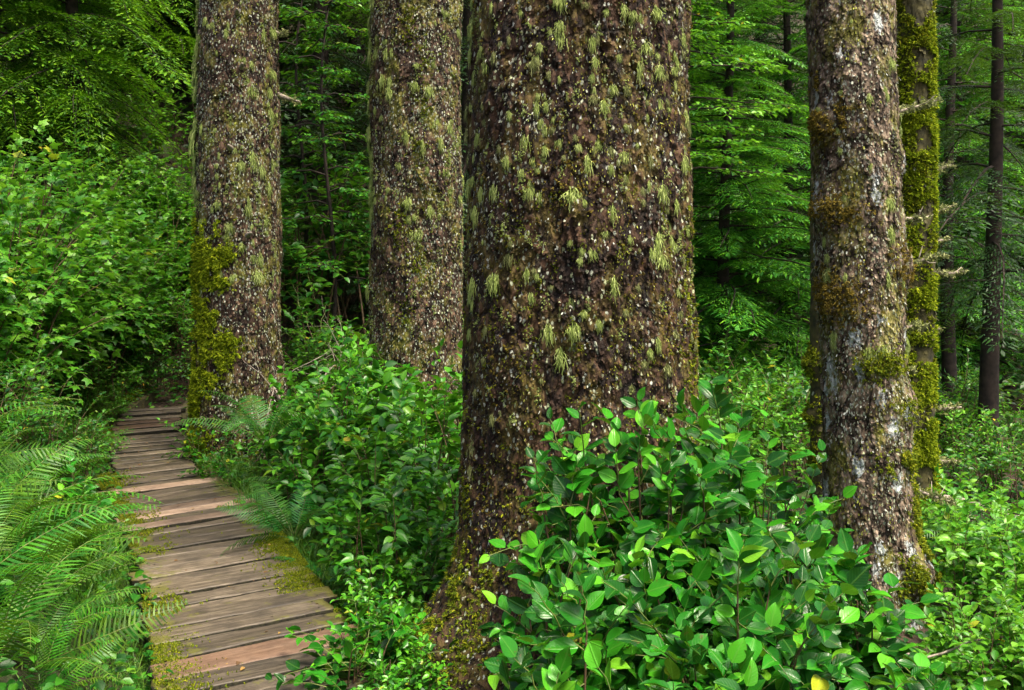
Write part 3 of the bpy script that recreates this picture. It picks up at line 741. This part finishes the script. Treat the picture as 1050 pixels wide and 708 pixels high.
def trunk_mesh(H, r0, seed):
    ac = Acc(); z = np.linspace(-.4, H, 22); r = np.random.default_rng(seed)
    ac.tube(np.stack([.05 * np.sin(z * .7 + seed), .05 * np.cos(z * .6), z], 1), r0 * (1 - z / H * .9) * (1 + .3 * np.exp(-(z + .4) / .4)), 12)
    return ac.mesh('trunk', [M_bark_far])
PROTO = {}
def proto(key, fn):
    if key not in PROTO: PROTO[key] = fn()
    return PROTO[key]
def conifer(style, loc, s_=1, rz=0, label='', name='hemlock_tree', group=None):
    H, z0, rmax, nb, kind, mat, r0, seed = STY[style]
    me_t = proto(style + 't', lambda: trunk_mesh(H, r0, seed)); me_c = proto(style + 'c', lambda: crown_mesh(kind, mat, H, z0, rmax, nb, seed))
    x, y = loc; z = float(ground(np.array([x]), np.array([y]))[0])
    o = empty(name, (x, y, z), rz, label, 'conifer', group); o.scale = (s_, s_, s_)
    link('trunk', me_t, o); link('crown', me_c, o)
    return o
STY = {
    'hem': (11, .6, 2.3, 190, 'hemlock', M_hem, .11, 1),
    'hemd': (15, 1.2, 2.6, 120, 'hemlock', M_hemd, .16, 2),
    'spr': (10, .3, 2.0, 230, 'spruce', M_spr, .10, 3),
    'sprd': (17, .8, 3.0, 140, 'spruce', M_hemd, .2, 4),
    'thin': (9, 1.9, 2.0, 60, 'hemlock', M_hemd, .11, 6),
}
G = 'conifers closing the forest behind'
conifer('hem', tb(72, 14.8), 1.0, .3, 'drooping light green hemlock above the leafy bank at the far left')
conifer('hem', tb(-5, 14.2), .95, 2.3, 'hemlock cut by the left edge, over the thimbleberry bank')
conifer('hem', tb(160, 18), 1.1, 4.0, 'smaller hemlock just left of the boardwalk spruce, behind the bank')
conifer('spr', tb(745, 13.5), 1.0, .5, 'bright green young spruce just right of the giant trunk', 'young_spruce')
conifer('spr', tb(805, 15.5), 1.1, 1.9, 'bright spruce showing against the left edge of the leaning grey trunk', 'young_spruce')
conifer('spr', tb(700, 17), 1.1, 3.1, 'spruce half hidden behind the right edge of the giant trunk', 'young_spruce')
conifer('thin', tb(1018, 11.0), 1.0, .9, 'dark bare stemmed hemlock near the right edge, thin boughs above')
conifer('thin', tb(975, 14.0), 1.0, 2.6, 'dark hemlock just right of the mossy trunk')
conifer('spr', tb(985, 17.0), 1.15, 4.2, 'green spruce behind the dark hemlocks at the right', 'young_spruce')
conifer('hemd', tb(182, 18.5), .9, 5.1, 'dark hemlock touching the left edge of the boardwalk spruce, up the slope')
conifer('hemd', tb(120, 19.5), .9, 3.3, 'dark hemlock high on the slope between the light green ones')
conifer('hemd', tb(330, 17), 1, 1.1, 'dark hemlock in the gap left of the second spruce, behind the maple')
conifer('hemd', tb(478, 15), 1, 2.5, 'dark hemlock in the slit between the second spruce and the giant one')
r = np.random.default_rng(77)
far = []
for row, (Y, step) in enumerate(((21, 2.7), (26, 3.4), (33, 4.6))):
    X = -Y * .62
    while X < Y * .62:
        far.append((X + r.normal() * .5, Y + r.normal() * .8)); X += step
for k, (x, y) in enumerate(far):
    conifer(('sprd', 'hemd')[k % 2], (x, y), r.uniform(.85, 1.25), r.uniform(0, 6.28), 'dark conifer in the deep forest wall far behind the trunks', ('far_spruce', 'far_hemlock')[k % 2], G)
# ------------------------------------------------------------------ shrubs
def shrub(seed, R0, H, nst, T, ll, nbr=4, nlf=8, up=1.0, flat=.35, stem_r=.005, stemlen=.3, mats=None, wide=.6, sprd=.35, dome=.35, hlo=.55, face=0):
    r = np.random.default_rng(seed)
    st = Acc(); lf = Acc(); LP = []; LD = []; LU = []; LS = []
    for s_ in range(nst):
        a = r.uniform(0, 6.28); b = np.array([math.cos(a), math.sin(a), 0]) * R0 * sprd * math.sqrt(r.uniform())
        a2 = a + r.normal() * .5; u = math.sqrt(r.uniform())
        e = np.array([math.cos(a2) * R0 * u, math.sin(a2) * R0 * u, H * r.uniform(hlo, 1.0) * (1 - dome * u * u)])
        c = b * .6 + e * .4; c[2] = e[2] * .75
        t = np.linspace(0, 1, 7)[:, None]
        pts = (1 - t) ** 2 * b + 2 * t * (1 - t) * c + t * t * e
        st.tube(pts, np.linspace(stem_r * 1.3, stem_r * .5, 7), 4, 0, cap=False)
        for k in range(nbr):
            tt_ = .3 + .7 * (k + r.uniform(0, 1)) / nbr
            p0 = (1 - tt_) ** 2 * b + 2 * tt_ * (1 - tt_) * c + tt_ ** 2 * e
            out = nrm(np.array([e[0] - .3 * b[0], e[1] - .3 * b[1], 0]) + 1e-3 * r.normal(size=3))
            d = nrm(out * wide + r.normal(0, .55, 3) + np.array([0, 0, .45 * up]))
            if k == nbr - 1: p0 = e; d = nrm(2 * t[1] * 0 + (e - c) + r.normal(0, .15, 3) * H * .3)
            L = stemlen * r.uniform(.6, 1.2)
            m = max(3, int(nlf * r.uniform(.7, 1.2)))
            q = np.linspace(0, 1, 5)[:, None]
            bp = p0 + d * q * L + np.array([0, 0, -.25 * L]) * q * q
            bp += np.outer(np.sin(np.linspace(0, 9, 5)), nrm(r.normal(size=3))) * .01
            st.tube(bp, np.linspace(stem_r * .55, stem_r * .25, 5), 3, 1, cap=False)
            for i in range(m):
                f = (i + .6) / m
                p = p0 + d * f * L + np.array([0, 0, -.25 * L]) * f * f
                td = nrm(d + np.array([0, 0, -.5]) * f)
                sd = nrm(np.cross(td, [0, 0, 1.]) + 1e-4) * (1 if i % 2 else -1)
                k1 = 1.0 if i < m - 1 else .15
                dd = nrm(td * .65 + sd * k1 + r.normal(0, .25, 3) + np.array([0, 0, .1]))
                LP.append(p + dd * .008); LD.append(dd)
                LU.append(np.array([0, -face, 1.]) + out * flat + r.normal(0, .30, 3)); LS.append(ll * r.uniform(.62, 1.15) * (1 - .25 * f))
    LP = np.array(LP); LD = np.array(LD); LU = np.array(LU); LS = np.array(LS)
    Rm = frames(LD, LU) * LS[:, None, None]
    ids = r.integers(0, len(T), len(LP))
    for q in range(len(T)): lf.inst(T[q], Rm[ids == q], LP[ids == q], 0)
    return st.mesh('stems', [M_stem, M_greenstem]), lf.mesh('leaves', [mats])
def put_shrub(name, cat, meshes, x, y, rz=0, s_=1, label='', group=None, dz=0):
    z = float(ground(np.array([x]), np.array([y]))[0]) + dz
    o = empty(name, (x, y, z), rz, label, cat, group); o.scale = (s_,) * 3
    link('stems', meshes[0], o); link('leaves', meshes[1], o)
    return o
# foreground salal: every plant its own mesh    px, Y, radius, height, stems, label
SAL = [
    (612, 4.05, .34, 1.36, 17, 'glossy salal bush covering the lower middle of the giant trunk, its left top'),
    (672, 4.2, .42, 1.40, 19, 'tallest glossy salal bush, against the giant trunk base at its right side'),
    (748, 4.35, .40, 1.36, 19, 'salal bush with sprigs rising just right of the giant trunk'),
    (795, 4.6, .26, 1.04, 15, 'salal bush filling the space left of the leaning grey spruce'),
    (590, 3.6, .24, 1.00, 14, 'salal bush spreading to the left edge of the foreground thicket'),
    (650, 3.3, .36, 1.0, 19, 'broad leaved salal bush at the bottom centre right of the giant trunk foot'),
    (725, 3.5, .38, 1.0, 19, 'dark salal bush in the middle of the foreground thicket, below the tallest one'),
    (785, 3.6, .26, .84, 16, 'salal bush low in front of the leaning grey spruce, on its left'),
    (872, 3.75, .13, .82, 11, 'salal bush with bright upright sprigs in front of the leaning spruce foot'),
    (850, 3.1, .30, .58, 14, 'salal bush at the bottom edge below the leaning spruce'),
    (700, 2.95, .30, .80, 14, 'salal bush with large leaves at the bottom edge below the dark thicket'),
    (560, 3.05, .14, .66, 6, 'small salal sprigs at the bottom beside the foot of the giant trunk'),
    (1000, 3.3, .18, .56, 11, 'salal bush at the bottom, right of the leaning spruce foot'),
]
for k, (px, Y, R0, H, ns, lab) in enumerate(SAL):
    me = shrub(200 + k, R0, H, int(ns * 1.05), T_salal, .104, 6, 7, mats=M_salal, stem_r=.006, stemlen=.27, flat=.45, sprd=.7, dome=.22, hlo=.62, face=.30)
    put_shrub('salal_bush', 'shrub', me, P(px, Y), Y, label=lab)
# middle thicket between the boardwalk and the giant trunk
mid = [shrub(300 + k, .45, 1.0, 22, T_leaf4, .108, 6, 7, mats=M_salal_mid, stem_r=.005, stemlen=.25, flat=.4, sprd=.7) for k in range(4)]
MID = [
    (430, 7.6, 1.10, 'leafy bush at the foot of the second spruce, right of centre'),
    (375, 7.9, 1.15, 'leafy bush at the foot of the second spruce, on its left side'),
    (462, 6.9, 1.05, 'leafy bush against the left edge of the giant trunk at mid height'),
    (400, 6.6, 1.0, 'dense glossy bush in the middle of the thicket below the second spruce'),
    (340, 7.2, .95, 'glossy bush right of the boardwalk spruce roots'),
    (440, 6.1, .85, 'dark leaved bush left of the giant trunk, halfway down'),
    (395, 5.6, .78, 'dark leaved bush in the thicket beside the boardwalk bend'),
    (400, 5.25, .5, 'low glossy bush over the mossy root of the giant trunk'),
    (385, 4.7, .46, 'low glossy bush by the near end of the boardwalk, right side'),
    (330, 8.4, 1.0, 'bush behind the bare pale twig, below the gap between two spruces'),
    (360, 9.0, 1.1, 'bush just in front of the left edge of the second spruce'),
    (470, 8.6, 1.1, 'bush in the slit between second spruce and giant trunk'),
    (412, 4.3, .36, 'small glossy bush at the bottom edge before the mossy root'),
    (300, 8.8, .7, 'bush at the right foot of the boardwalk spruce'),
]
for k, (px, Y, s_, lab) in enumerate(MID):
    put_shrub('evergreen_bush', 'shrub', mid[k % 4], P(px, Y), Y, k * 1.3, s_, lab)
put_shrub('salal_bush', 'shrub', shrub(330, .25, .5, 12, T_leaf4, .075, 5, 7, mats=M_salal_mid, sprd=.6), -2.72, 9.0, 0, 1, 'small round glossy bush at the boardwalk edge before the left spruce')
put_shrub('salal_bush', 'shrub', shrub(331, .2, .3, 8, T_salal, .075, 4, 6, mats=M_salal, sprd=.6), -2.42, 8.35, 0, .8, 'low salal sprigs spilling on the boardwalk below the left spruce')
put_shrub('salal_bush', 'shrub', shrub(332, .22, .35, 10, T_salal, .09, 4, 6, mats=M_salal, sprd=.6), P(375, 4.35), 4.35, 0, 1, 'salal sprigs at the bottom edge beside the last plank')
put_shrub('salal_bush', 'shrub', shrub(333, .2, .42, 9, T_salal, .085, 4, 6, mats=M_salal, sprd=.6), -2.72, 6.15, 0, 1, 'salal sprigs in the dark hollow left of the boardwalk, among ferns')
# right hand side
rt = [shrub(350 + k, .5, .9, 26, T_leaf4, .10, 6, 7, mats=M_light, stem_r=.004, stemlen=.25, flat=.3, sprd=.7) for k in range(3)]
for k, (px, Y, s_, lab) in enumerate([
    (1015, 4.6, .62, 'light green bush at the lower right, right of the leaning spruce'),
    (1030, 4.3, .62, 'light green bush in the bottom right corner'),
    (1000, 5.7, .74, 'light green bush rising beside the moss ball of the leaning spruce'),
    (1035, 5.8, .68, 'light green bush at the right edge under the fallen branch'),
    (1000, 6.9, .7, 'light green bush in front of the fallen branch'),
    (1075, 5.0, .6, 'bush cut by the right edge of the picture')]):
    put_shrub('deciduous_bush', 'shrub', rt[k % 3], P(px, Y), Y, k, s_, lab)
# bank on the left: thimbleberry with broad lobed leaves
tb_m = [shrub(370 + k, 1.0, 1.9, 60, T_palm, .095, 7, 8, mats=M_light, stem_r=.008, stemlen=.45, flat=.25, up=.6, sprd=.35, dome=.25, hlo=.4) for k in range(3)]
for k, (px, Y, s_, lab) in enumerate([
    (-15, 8.0, .95, 'thimbleberry bush at the left edge of the bank, above the ferns'),
    (5, 9.6, 1.2, 'broad leaved thimbleberry in the middle of the bank'),
    (40, 11.2, 1.05, 'thimbleberry on the bank nearer to the boardwalk spruce'),
    (135, 14.2, .75, 'thimbleberry beyond the end of the boardwalk, left of the spruce trunk'),
    (192, 14.4, .72, 'thimbleberry farthest along the bank, touching the left spruce in view'),
    (-30, 10.6, 1.15, 'thimbleberry at the top of the bank under the hemlock'),
    (112, 12.4, .85, 'thimbleberry leaning towards the end of the boardwalk from the bank'),
    (85, 11.6, 1.05, 'thimbleberry above the last planks, in front of the hemlock'),
    (165, 13.4, .78, 'thimbleberry just behind the end of the boardwalk'),
    (72, 12.8, .95, 'thimbleberry on top of the bank, behind the middle one'),
    (-30, 8.8, 1.05, 'thimbleberry cut by the left border of the picture')]):
    put_shrub('thimbleberry_bush', 'shrub', tb_m[k % 3], P(px, Y), Y, k * 1.7, s_, lab)
bk = [shrub(390 + k, .7, 1.0, 30, T_leafs, .075, 6, 9, mats=(M_shrub, M_light)[k % 2], stem_r=.006, stemlen=.32, flat=.3, sprd=.8) for k in range(4)]
for k, (px, Y, s_, lab) in enumerate([
    (55, 7.4, .62, 'low dark leafy bush at the foot of the bank among ferns'),
    (85, 9.2, .5, 'low leafy bush left of the far boardwalk planks'),
    (-5, 7.0, .7, 'leafy bush at the left edge under the thimbleberry'),
    (108, 10.6, .42, 'low bright bush against the left ends of the last planks'),
    (162, 12.1, .75, 'low bright bush closing the far end of the boardwalk'),
    (182, 12.7, .9, 'green bush between the last planks and the left spruce trunk'),
    (150, 12.6, .85, 'green bush right behind the last plank'),
    (172, 13.8, .9, 'taller bush on the slope directly behind the boardwalk end'),
    (125, 11.7, .6, 'small green bush left of the last plank'),
    (115, 12.2, .8, 'bright leafy bush just left of the end of the boardwalk'),
    (138, 12.9, .85, 'bright leafy bush filling the hollow beyond the last planks'),
    (185, 16.5, 1.3, 'bush high on the slope beside the left spruce trunk'),
    (178, 14.4, .9, 'leafy bush beyond the boardwalk end, touching the left spruce trunk'),
    (90, 11.0, .75, 'leafy bush on the bank above the far planks'),
    (150, 14.2, .7, 'leafy bush at the far end of the boardwalk'),
    (300, 11.8, 1.1, 'green bush in the gap just right of the left spruce'),
    (335, 12.5, 1.5, 'green bush on the slope between the two left spruces'),
    (372, 11.5, 1.1, 'green bush touching the left edge of the second spruce'),
    (310, 14.2, 2.2, 'large bush high on the slope between the two left spruces'),
    (352, 14.6, 2.3, 'large bush below the maple boughs between the two left spruces'),
    (478, 12.0, 1.3, 'bush deep in the slit left of the giant trunk'),
    (735, 9.2, 1.0, 'leafy bush right of the giant trunk, behind the salal'),
    (770, 10.2, 1.1, 'leafy bush in the gap left of the knobby trunk'),
    (815, 9.8, .95, 'leafy bush beside the knobby trunk'),
    (720, 11.8, 1.3, 'leafy bush below the bright young spruce'),
    (790, 12.6, 1.3, 'leafy bush under the spruce boughs left of the leaning trunk'),
    (745, 7.6, .62, 'small bush just beyond the top of the salal thicket'),
    (975, 9.5, .8, 'leafy bush right of the mossy trunk foot'),
    (1030, 9.0, .8, 'leafy bush at the right edge before the dark stem'),
    (995, 12.0, 1.0, 'leafy bush beyond the dark stem at the right'),
    (955, 12.5, 1.1, 'leafy bush behind the mossy trunk')]):
    put_shrub('understory_bush', 'shrub', bk[k % 4], P(px, Y), Y, k * 1.1, s_, lab)

# understory maple / alder with layered boughs in the gap
def layered_tree(name, x, y, H, label, seed, z0, ll=.07, mat=M_shrub, nb=26, rb_=1.3, lean=.1):
    r = np.random.default_rng(seed)
    z = float(ground(np.array([x]), np.array([y]))[0]); root = empty(name, (x, y, z), 0, label, 'broadleaf tree')
    tr = Acc(); t = np.linspace(0, 1, 12)
    ax = lambda t_: np.array([lean * H * t_ + .12 * math.sin(t_ * 6), .1 * math.sin(t_ * 5 + 1), -.2 + H * t_])
    tr.tube([ax(q) for q in t], np.linspace(.035, .012, 12), 8)
    LP, LD, LU, LS = [], [], [], []
    for k in range(nb):
        f = z0 / H + (1 - z0 / H) * (k + r.uniform()) / nb; p0 = ax(f); a = k * 2.4 + r.normal() * .3
        d = nrm(np.array([math.cos(a), math.sin(a), .18])); L = rb_ * r.uniform(.6, 1.1) * (1.15 - .5 * f)
        q = np.linspace(0, 1, 6)[:, None]
        pts = p0 + d * q * L - np.array([0, 0, .22 * L]) * q * q + np.array([0, 0, .03]) * np.sin(q * 8)
        tr.tube(pts, np.linspace(.014, .004, 6), 4, cap=False)
        for j in range(9):
            g = .25 + .75 * (j + r.uniform()) / 9; b0 = p0 + d * g * L - np.array([0, 0, .22 * L]) * g * g
            a2 = a + (1 if j % 2 else -1) * R_(r.uniform(30, 70)); d2 = np.array([math.cos(a2), math.sin(a2), -.1 + r.normal() * .1]); L2 = .42 * L * (1.2 - g * .7)
            tr.tube([b0, b0 + d2 * L2 * .5, b0 + d2 * L2 - [0, 0, .04]], [.005, .003, .0015], 3, cap=False)
            for m in range(11):
                h = (m + .5) / 11; sd = R_(50) * (1 if m % 2 else -1)
                LP.append(b0 + d2 * L2 * h + r.normal(0, .015, 3)); LD.append([math.cos(a2 + sd), math.sin(a2 + sd), -.2 + r.normal() * .2]); LU.append([r.normal() * .25, r.normal() * .25, 1]); LS.append(ll * r.uniform(.6, 1.15))
    lf = Acc(); lf.inst(T_leafs[0], frames(np.array(LD), np.array(LU)) * np.array(LS)[:, None, None], np.array(LP))
    link('trunk', tr.mesh('trunk', [M_bark_far]), root); link('crown', lf.mesh('crown', [mat]), root)
layered_tree('understory_maple', P(330, 13.2), 13.2, 5.6, 'broadleaf tree with layered green boughs in the gap between the two left spruces', 500, 1.6, .085, M_shrub, 34, 1.25, .03)
layered_tree('understory_maple', P(300, 14.2), 14.2, 5.0, 'thin broadleaf tree right behind the right edge of the left spruce', 501, 1.8, .085, M_shrub, 26, 1.1, .05)
layered_tree('alder_tree', P(694, 12.0), 12.0, 6.0, 'yellow green broadleaf tree at the top, right of the giant trunk', 502, 3.4, .085, M_light, 40, 1.7, .0)
layered_tree('understory_maple', P(1000, 19), 19, 7.0, 'light leafed tree seen through the dark hemlock boughs at the right', 503, 1.5, .12, M_light, 34, 2.0, .0)

# ------------------------------------------------------------------ ferns
def frond_mesh(seed, e0, e1, mat, npair=29, wid=.15, bi=False):
    r = np.random.default_rng(seed)
    t = np.linspace(0, 1, 40); el = e0 + (e1 - e0) * t ** 1.3
    x = np.cumsum(np.cos(el)) / 40; z = np.cumsum(np.sin(el)) / 40; y = .05 * np.sin(t * 3 + seed) * t
    C_ = np.stack([x, y, z], 1)
    ac = Acc(); ac.tube(C_[::3], np.linspace(.0042, .0012, len(C_[::3])), 4, 1, cap=False)
    for k in range(npair):
        f = .10 + .89 * (k + .5) / npair
        p = np.array([np.interp(f, t, C_[:, q]) for q in range(3)]); e = np.interp(f, t, el)
        fw = np.array([math.cos(e), 0, math.sin(e)]); upn = np.array([-math.sin(e), 0, math.cos(e)])
        L = wid * min(1, (f - .04) / .22) ** .8 * (1 - f) ** .62 * 1.35 * r.uniform(.88, 1.08)
        for sd in (-1, 1):
            d = nrm(np.array([0, sd, 0]) + fw * .30 + upn * r.normal(-.06, .08))
            rows = []; W_ = .0175 * (1 - .4 * f)
            for h, ww in ((0, .8), (.3, 1.), (.7, .72), (1, .08)):
                c = p + d * L * h - upn * (.28 * L * h * h) + fw * (.12 * L * h * h)
                rows += [c - fw * W_ * ww * .5, c + fw * W_ * ww * .5]
            if sd < 0: pass
            ac.raw(rows, [(0, 1, 3, 2), (2, 3, 5, 4), (4, 5, 7, 6)], None, 0)
    return ac.mesh('frond', [mat, M_greenstem])
FRM = [frond_mesh(600 + k, R_(e0), R_(e1), M_fern) for k, (e0, e1) in enumerate([(75, -20), (65, -15), (60, -35), (50, -10), (45, -30), (80, 0), (55, 10), (35, -20)])]
FRD = [frond_mesh(620 + k, R_(e0), R_(e1), M_fern_dark, 30, .17) for k, (e0, e1) in enumerate([(70, -30), (60, -20), (45, -25), (35, -10)])]
def fern(name, x, y, L, nf, label, seed, lib=FRM, bias=None, dz=0):
    if lib is FRM: x -= .24; L *= .84; nf = max(7, int(nf * .72))
    r = np.random.default_rng(seed); z = float(ground(np.array([x]), np.array([y]))[0]) + dz
    root = empty(name, (x, y, z), 0, label, 'fern')
    for k in range(nf):
        a = k * 6.283 / nf + r.normal() * .3
        if bias is not None: a = bias + r.normal() * 1.0
        o = link('frond', lib[int(r.integers(0, len(lib)))], root)
        o.location = (math.cos(a) * .03, math.sin(a) * .03, 0)
        o.rotation_euler = (r.normal() * .35, r.normal() * .12, a); s_ = L * r.uniform(.7, 1.12); o.scale = (s_,) * 3
for k, (px, Y, L, nf, lab, bias) in enumerate([
    (75, 4.3, .92, 15, 'large sword fern at the bottom left, fronds over the near planks', None),
    (15, 4.2, .95, 14, 'large fern in the bottom left corner', None),
    (30, 5.0, 1.0, 15, 'large fern at the left edge, second up from the corner', .3),
    (95, 5.2, .85, 13, 'fern beside the boardwalk with fronds reaching its left edge', .2),
    (15, 5.9, .85, 14, 'arching fern at the left edge below the bank', .2),
    (65, 6.3, .75, 13, 'arching fern by the bend of the boardwalk', .1),
    (95, 4.6, .55, 8, 'small fern tucked against the nearest planks', .6),
    (45, 7.1, .7, 12, 'fern at the foot of the leafy bank', None),
    (5, 7.6, .8, 10, 'fern at the left edge under the thimbleberry bush', None),
    (95, 8.3, .7, 10, 'fern beside the far stretch of the boardwalk', .2),
    (105, 3.8, .6, 9, 'low fern at the very bottom, left of the nearest plank', .9),
    (60, 8.9, .8, 10, 'fern on the bank above the far stretch of boardwalk', None),
    (90, 11.0, .6, 9, 'fern left of the last visible planks', None),
    (55, 3.75, .95, 14, 'fern at the bottom edge below the large sword fern', None),
    (85, 3.9, .7, 10, 'fern at the bottom edge close to the nearest planks', .5),
    (40, 4.6, 1.0, 14, 'fern at the lower left between the corner fern and the planks', .2),
    (-20, 5.2, 1.0, 12, 'fern cut by the left border', .1)]):
    fern('sword_fern', P(px, Y), Y, L, nf, lab, 700 + k, FRM, bias)
for k, (px, Y, L, nf, lab, dz) in enumerate([
    (272, 7.9, .85, 10, 'fern at the foot of the left spruce, right side', .5),
    (302, 6.6, .62, 9, 'bluish green fern hanging by the right edge of the boardwalk bend', .15),
    (335, 6.0, .5, 8, 'small fern right of the boardwalk, below the hanging one', .05),
    (310, 7.6, .6, 9, 'fern in the thicket between the left spruce and the boardwalk bend', .25),
    (260, 11.0, .6, 8, 'fern behind the left spruce base', .2),
    (1005, 6.4, .55, 8, 'fern among the light green bushes at the lower right', .2)]):
    fern('lady_fern', P(px, Y), Y, L, nf, lab, 740 + k, FRD, None, dz)

# ------------------------------------------------------------------ grass and ground cover
def scatter(n, xf, yr, seed):
    r = np.random.default_rng(seed); y = yr[0] + (yr[1] - yr[0]) * r.uniform(size=n) ** .8
    x = r.uniform(-1, 1, n) * (y * .78 + .6)
    return x, y, r
def cover(name, n, yr, T, size, hgt, mat, seed, label, mask=None, up=1.):
    x, y, r = scatter(n, None, yr, seed)
    d = np.abs(x - path_x(y)); keep = (d > np.interp(y, [0, 8.2, 8.6], [.47, .47, .36])) | (y > 11.4)
    if mask is not None: keep &= mask(x, y)
    x, y = x[keep], y[keep]; m = len(x)
    cl = fbm(np.stack([x * 1.3, y * 1.3, 0 * x], 1), seed, 3)
    k2 = cl + r.uniform(-.4, .4, m) > -.15; x, y = x[k2], y[k2]; m = len(x)
    z = ground(x, y) + r.uniform(0, 1, m) * hgt
    a = r.uniform(0, 6.28, m)
    Rm = frames(np.stack([np.cos(a), np.sin(a), r.normal(.1, .3, m)], 1), np.stack([r.normal(0, .35, m), r.normal(-.15, .35, m), np.ones(m)], 1)) * (size * r.uniform(.5, 1.3, m) * (1 + .03 * y))[:, None, None]
    ac = Acc(); ids = r.integers(0, len(T), m); Pp = np.stack([x, y, z], 1)
    for q in range(len(T)): ac.inst(T[q], Rm[ids == q], Pp[ids == q])
    link(name, ac.mesh(name, [mat]), None, kind='stuff', label=label, category='ground cover')
cover('ground_cover', 60000, (3.0, 14), T_leafs, .05, .22, M_shrub, 31, 'low leafy herbs covering the forest floor between the trees')
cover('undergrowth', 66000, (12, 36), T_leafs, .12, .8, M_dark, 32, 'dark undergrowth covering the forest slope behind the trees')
def grass(name, n, pts_fn, L, seed, label, mat=M_grass):
    r = np.random.default_rng(seed); x, y = pts_fn(r, n); z = ground(x, y) - .01; m = len(x)
    a = r.uniform(0, 6.28, m); el = r.uniform(.6, 1.4, m)
    Rm = frames(np.stack([np.cos(a) * np.cos(el), np.sin(a) * np.cos(el), np.sin(el)], 1), np.tile([0, 0, 1.], (m, 1)) + r.normal(0, .2, (m, 3))) * (L * r.uniform(.5, 1.25, m))[:, None, None]
    ac = Acc(); ids = r.integers(0, 3, m); Pp = np.stack([x, y, z], 1)
    for q in range(3): ac.inst(T_blade[q], Rm[ids == q], Pp[ids == q])
    link(name, ac.mesh(name, [mat]), None, kind='stuff', label=label, category='grass')
def right_edge(r, n):
    y = r.uniform(5.6, 9.2, n); x = path_x(y) + .5 + np.abs(r.normal(0, .16, n)); return x, y
def left_edge(r, n):
    y = r.uniform(3.4, 12, n); x = path_x(y) - .53 - np.abs(r.normal(0, .22, n)); return x, y
def bank(r, n):
    y = r.uniform(5, 14, n); x = path_x(y) - .7 - r.uniform(0, 1.6, n)
    k = fbm(np.stack([x, y, 0 * x], 1), 3, 2) > -.1; return x[k], y[k]
grass('grass', 9000, right_edge, .24, 41, 'fine bright grass along the right edge of the boardwalk below the left spruce')
grass('grass', 9000, left_edge, .17, 42, 'grass fringing the left edge of the boardwalk')
grass('grass', 20000, bank, .36, 43, 'soft grassy growth over the foot of the left bank')

# ------------------------------------------------------------------ dead wood
def bare_twig():
    x, y = P(322, 8.9), 8.9; z = float(ground(np.array([x]), np.array([y]))[0])
    root = empty('bare_shrub', (x, y, z), 0, 'pale leafless branching shrub between the two left spruces', 'bare shrub')
    r = np.random.default_rng(9); ac = Acc()
    def go(p, d, L, rad, dep):
        q = [p]; 
        for _ in range(4): d = nrm(d + r.normal(0, .16, 3)); q.append(q[-1] + d * L / 4)
        ac.tube(q, np.linspace(rad, rad * .5, 5), 5)
        if dep:
            for _ in range(3 if dep > 1 else 2): go(q[int(r.integers(2, 5))], nrm(d + r.normal(0, .6, 3)), L * r.uniform(.5, .8), rad * .5, dep - 1)
    for a in (-.3, .25): go(np.zeros(3), nrm(np.array([a, 0, 1.])), .85, .012, 3)
    link('branches', ac.mesh('branches', [M_twig]), root)
bare_twig()
def fallen(px, Y, L, rad, rz, label, seed, zoff=.25):
    r = np.random.default_rng(seed); x = P(px, Y); z = float(ground(np.array([x]), np.array([Y]))[0])
    root = empty('fallen_branch', (x, Y, z), rz, label, 'fallen branch')
    t = np.linspace(-.5, .5, 9); pts = np.stack([t * L, .05 * np.sin(t * 6), zoff + .08 * np.sin(t * 4 + seed)], 1)
    ac = Acc(); ac.tube(pts, np.linspace(rad, rad * .5, 9), 7); link('limb', ac.mesh('limb', [M_twig]), root)
    for k in range(3):
        b = pts[2 + 2 * k]; d = nrm(np.array([.5, r.normal() * .5, r.normal() * .5])) * L * .2
        if k == 1: d = np.array([.02, 0, -zoff - .05])
        a2 = Acc(); a2.tube([b, b + d * .5 + r.normal(0, .01, 3), b + d], [rad * .5, rad * .4, rad * .2], 5); link('side_branch', a2.mesh('side_branch', [M_twig]), root)
fallen(1005, 7.9, .75, .022, -.1, 'pale fallen branch propped above the bushes at the right edge', 3, .18)
fallen(1010, 8.4, .7, .018, .1, 'thin fallen branch lying just under the propped one', 4, .02)
fallen(952, 4.4, .42, .008, -.7, 'thin broken twig leaning by the foot of the leaning spruce', 5, .38)
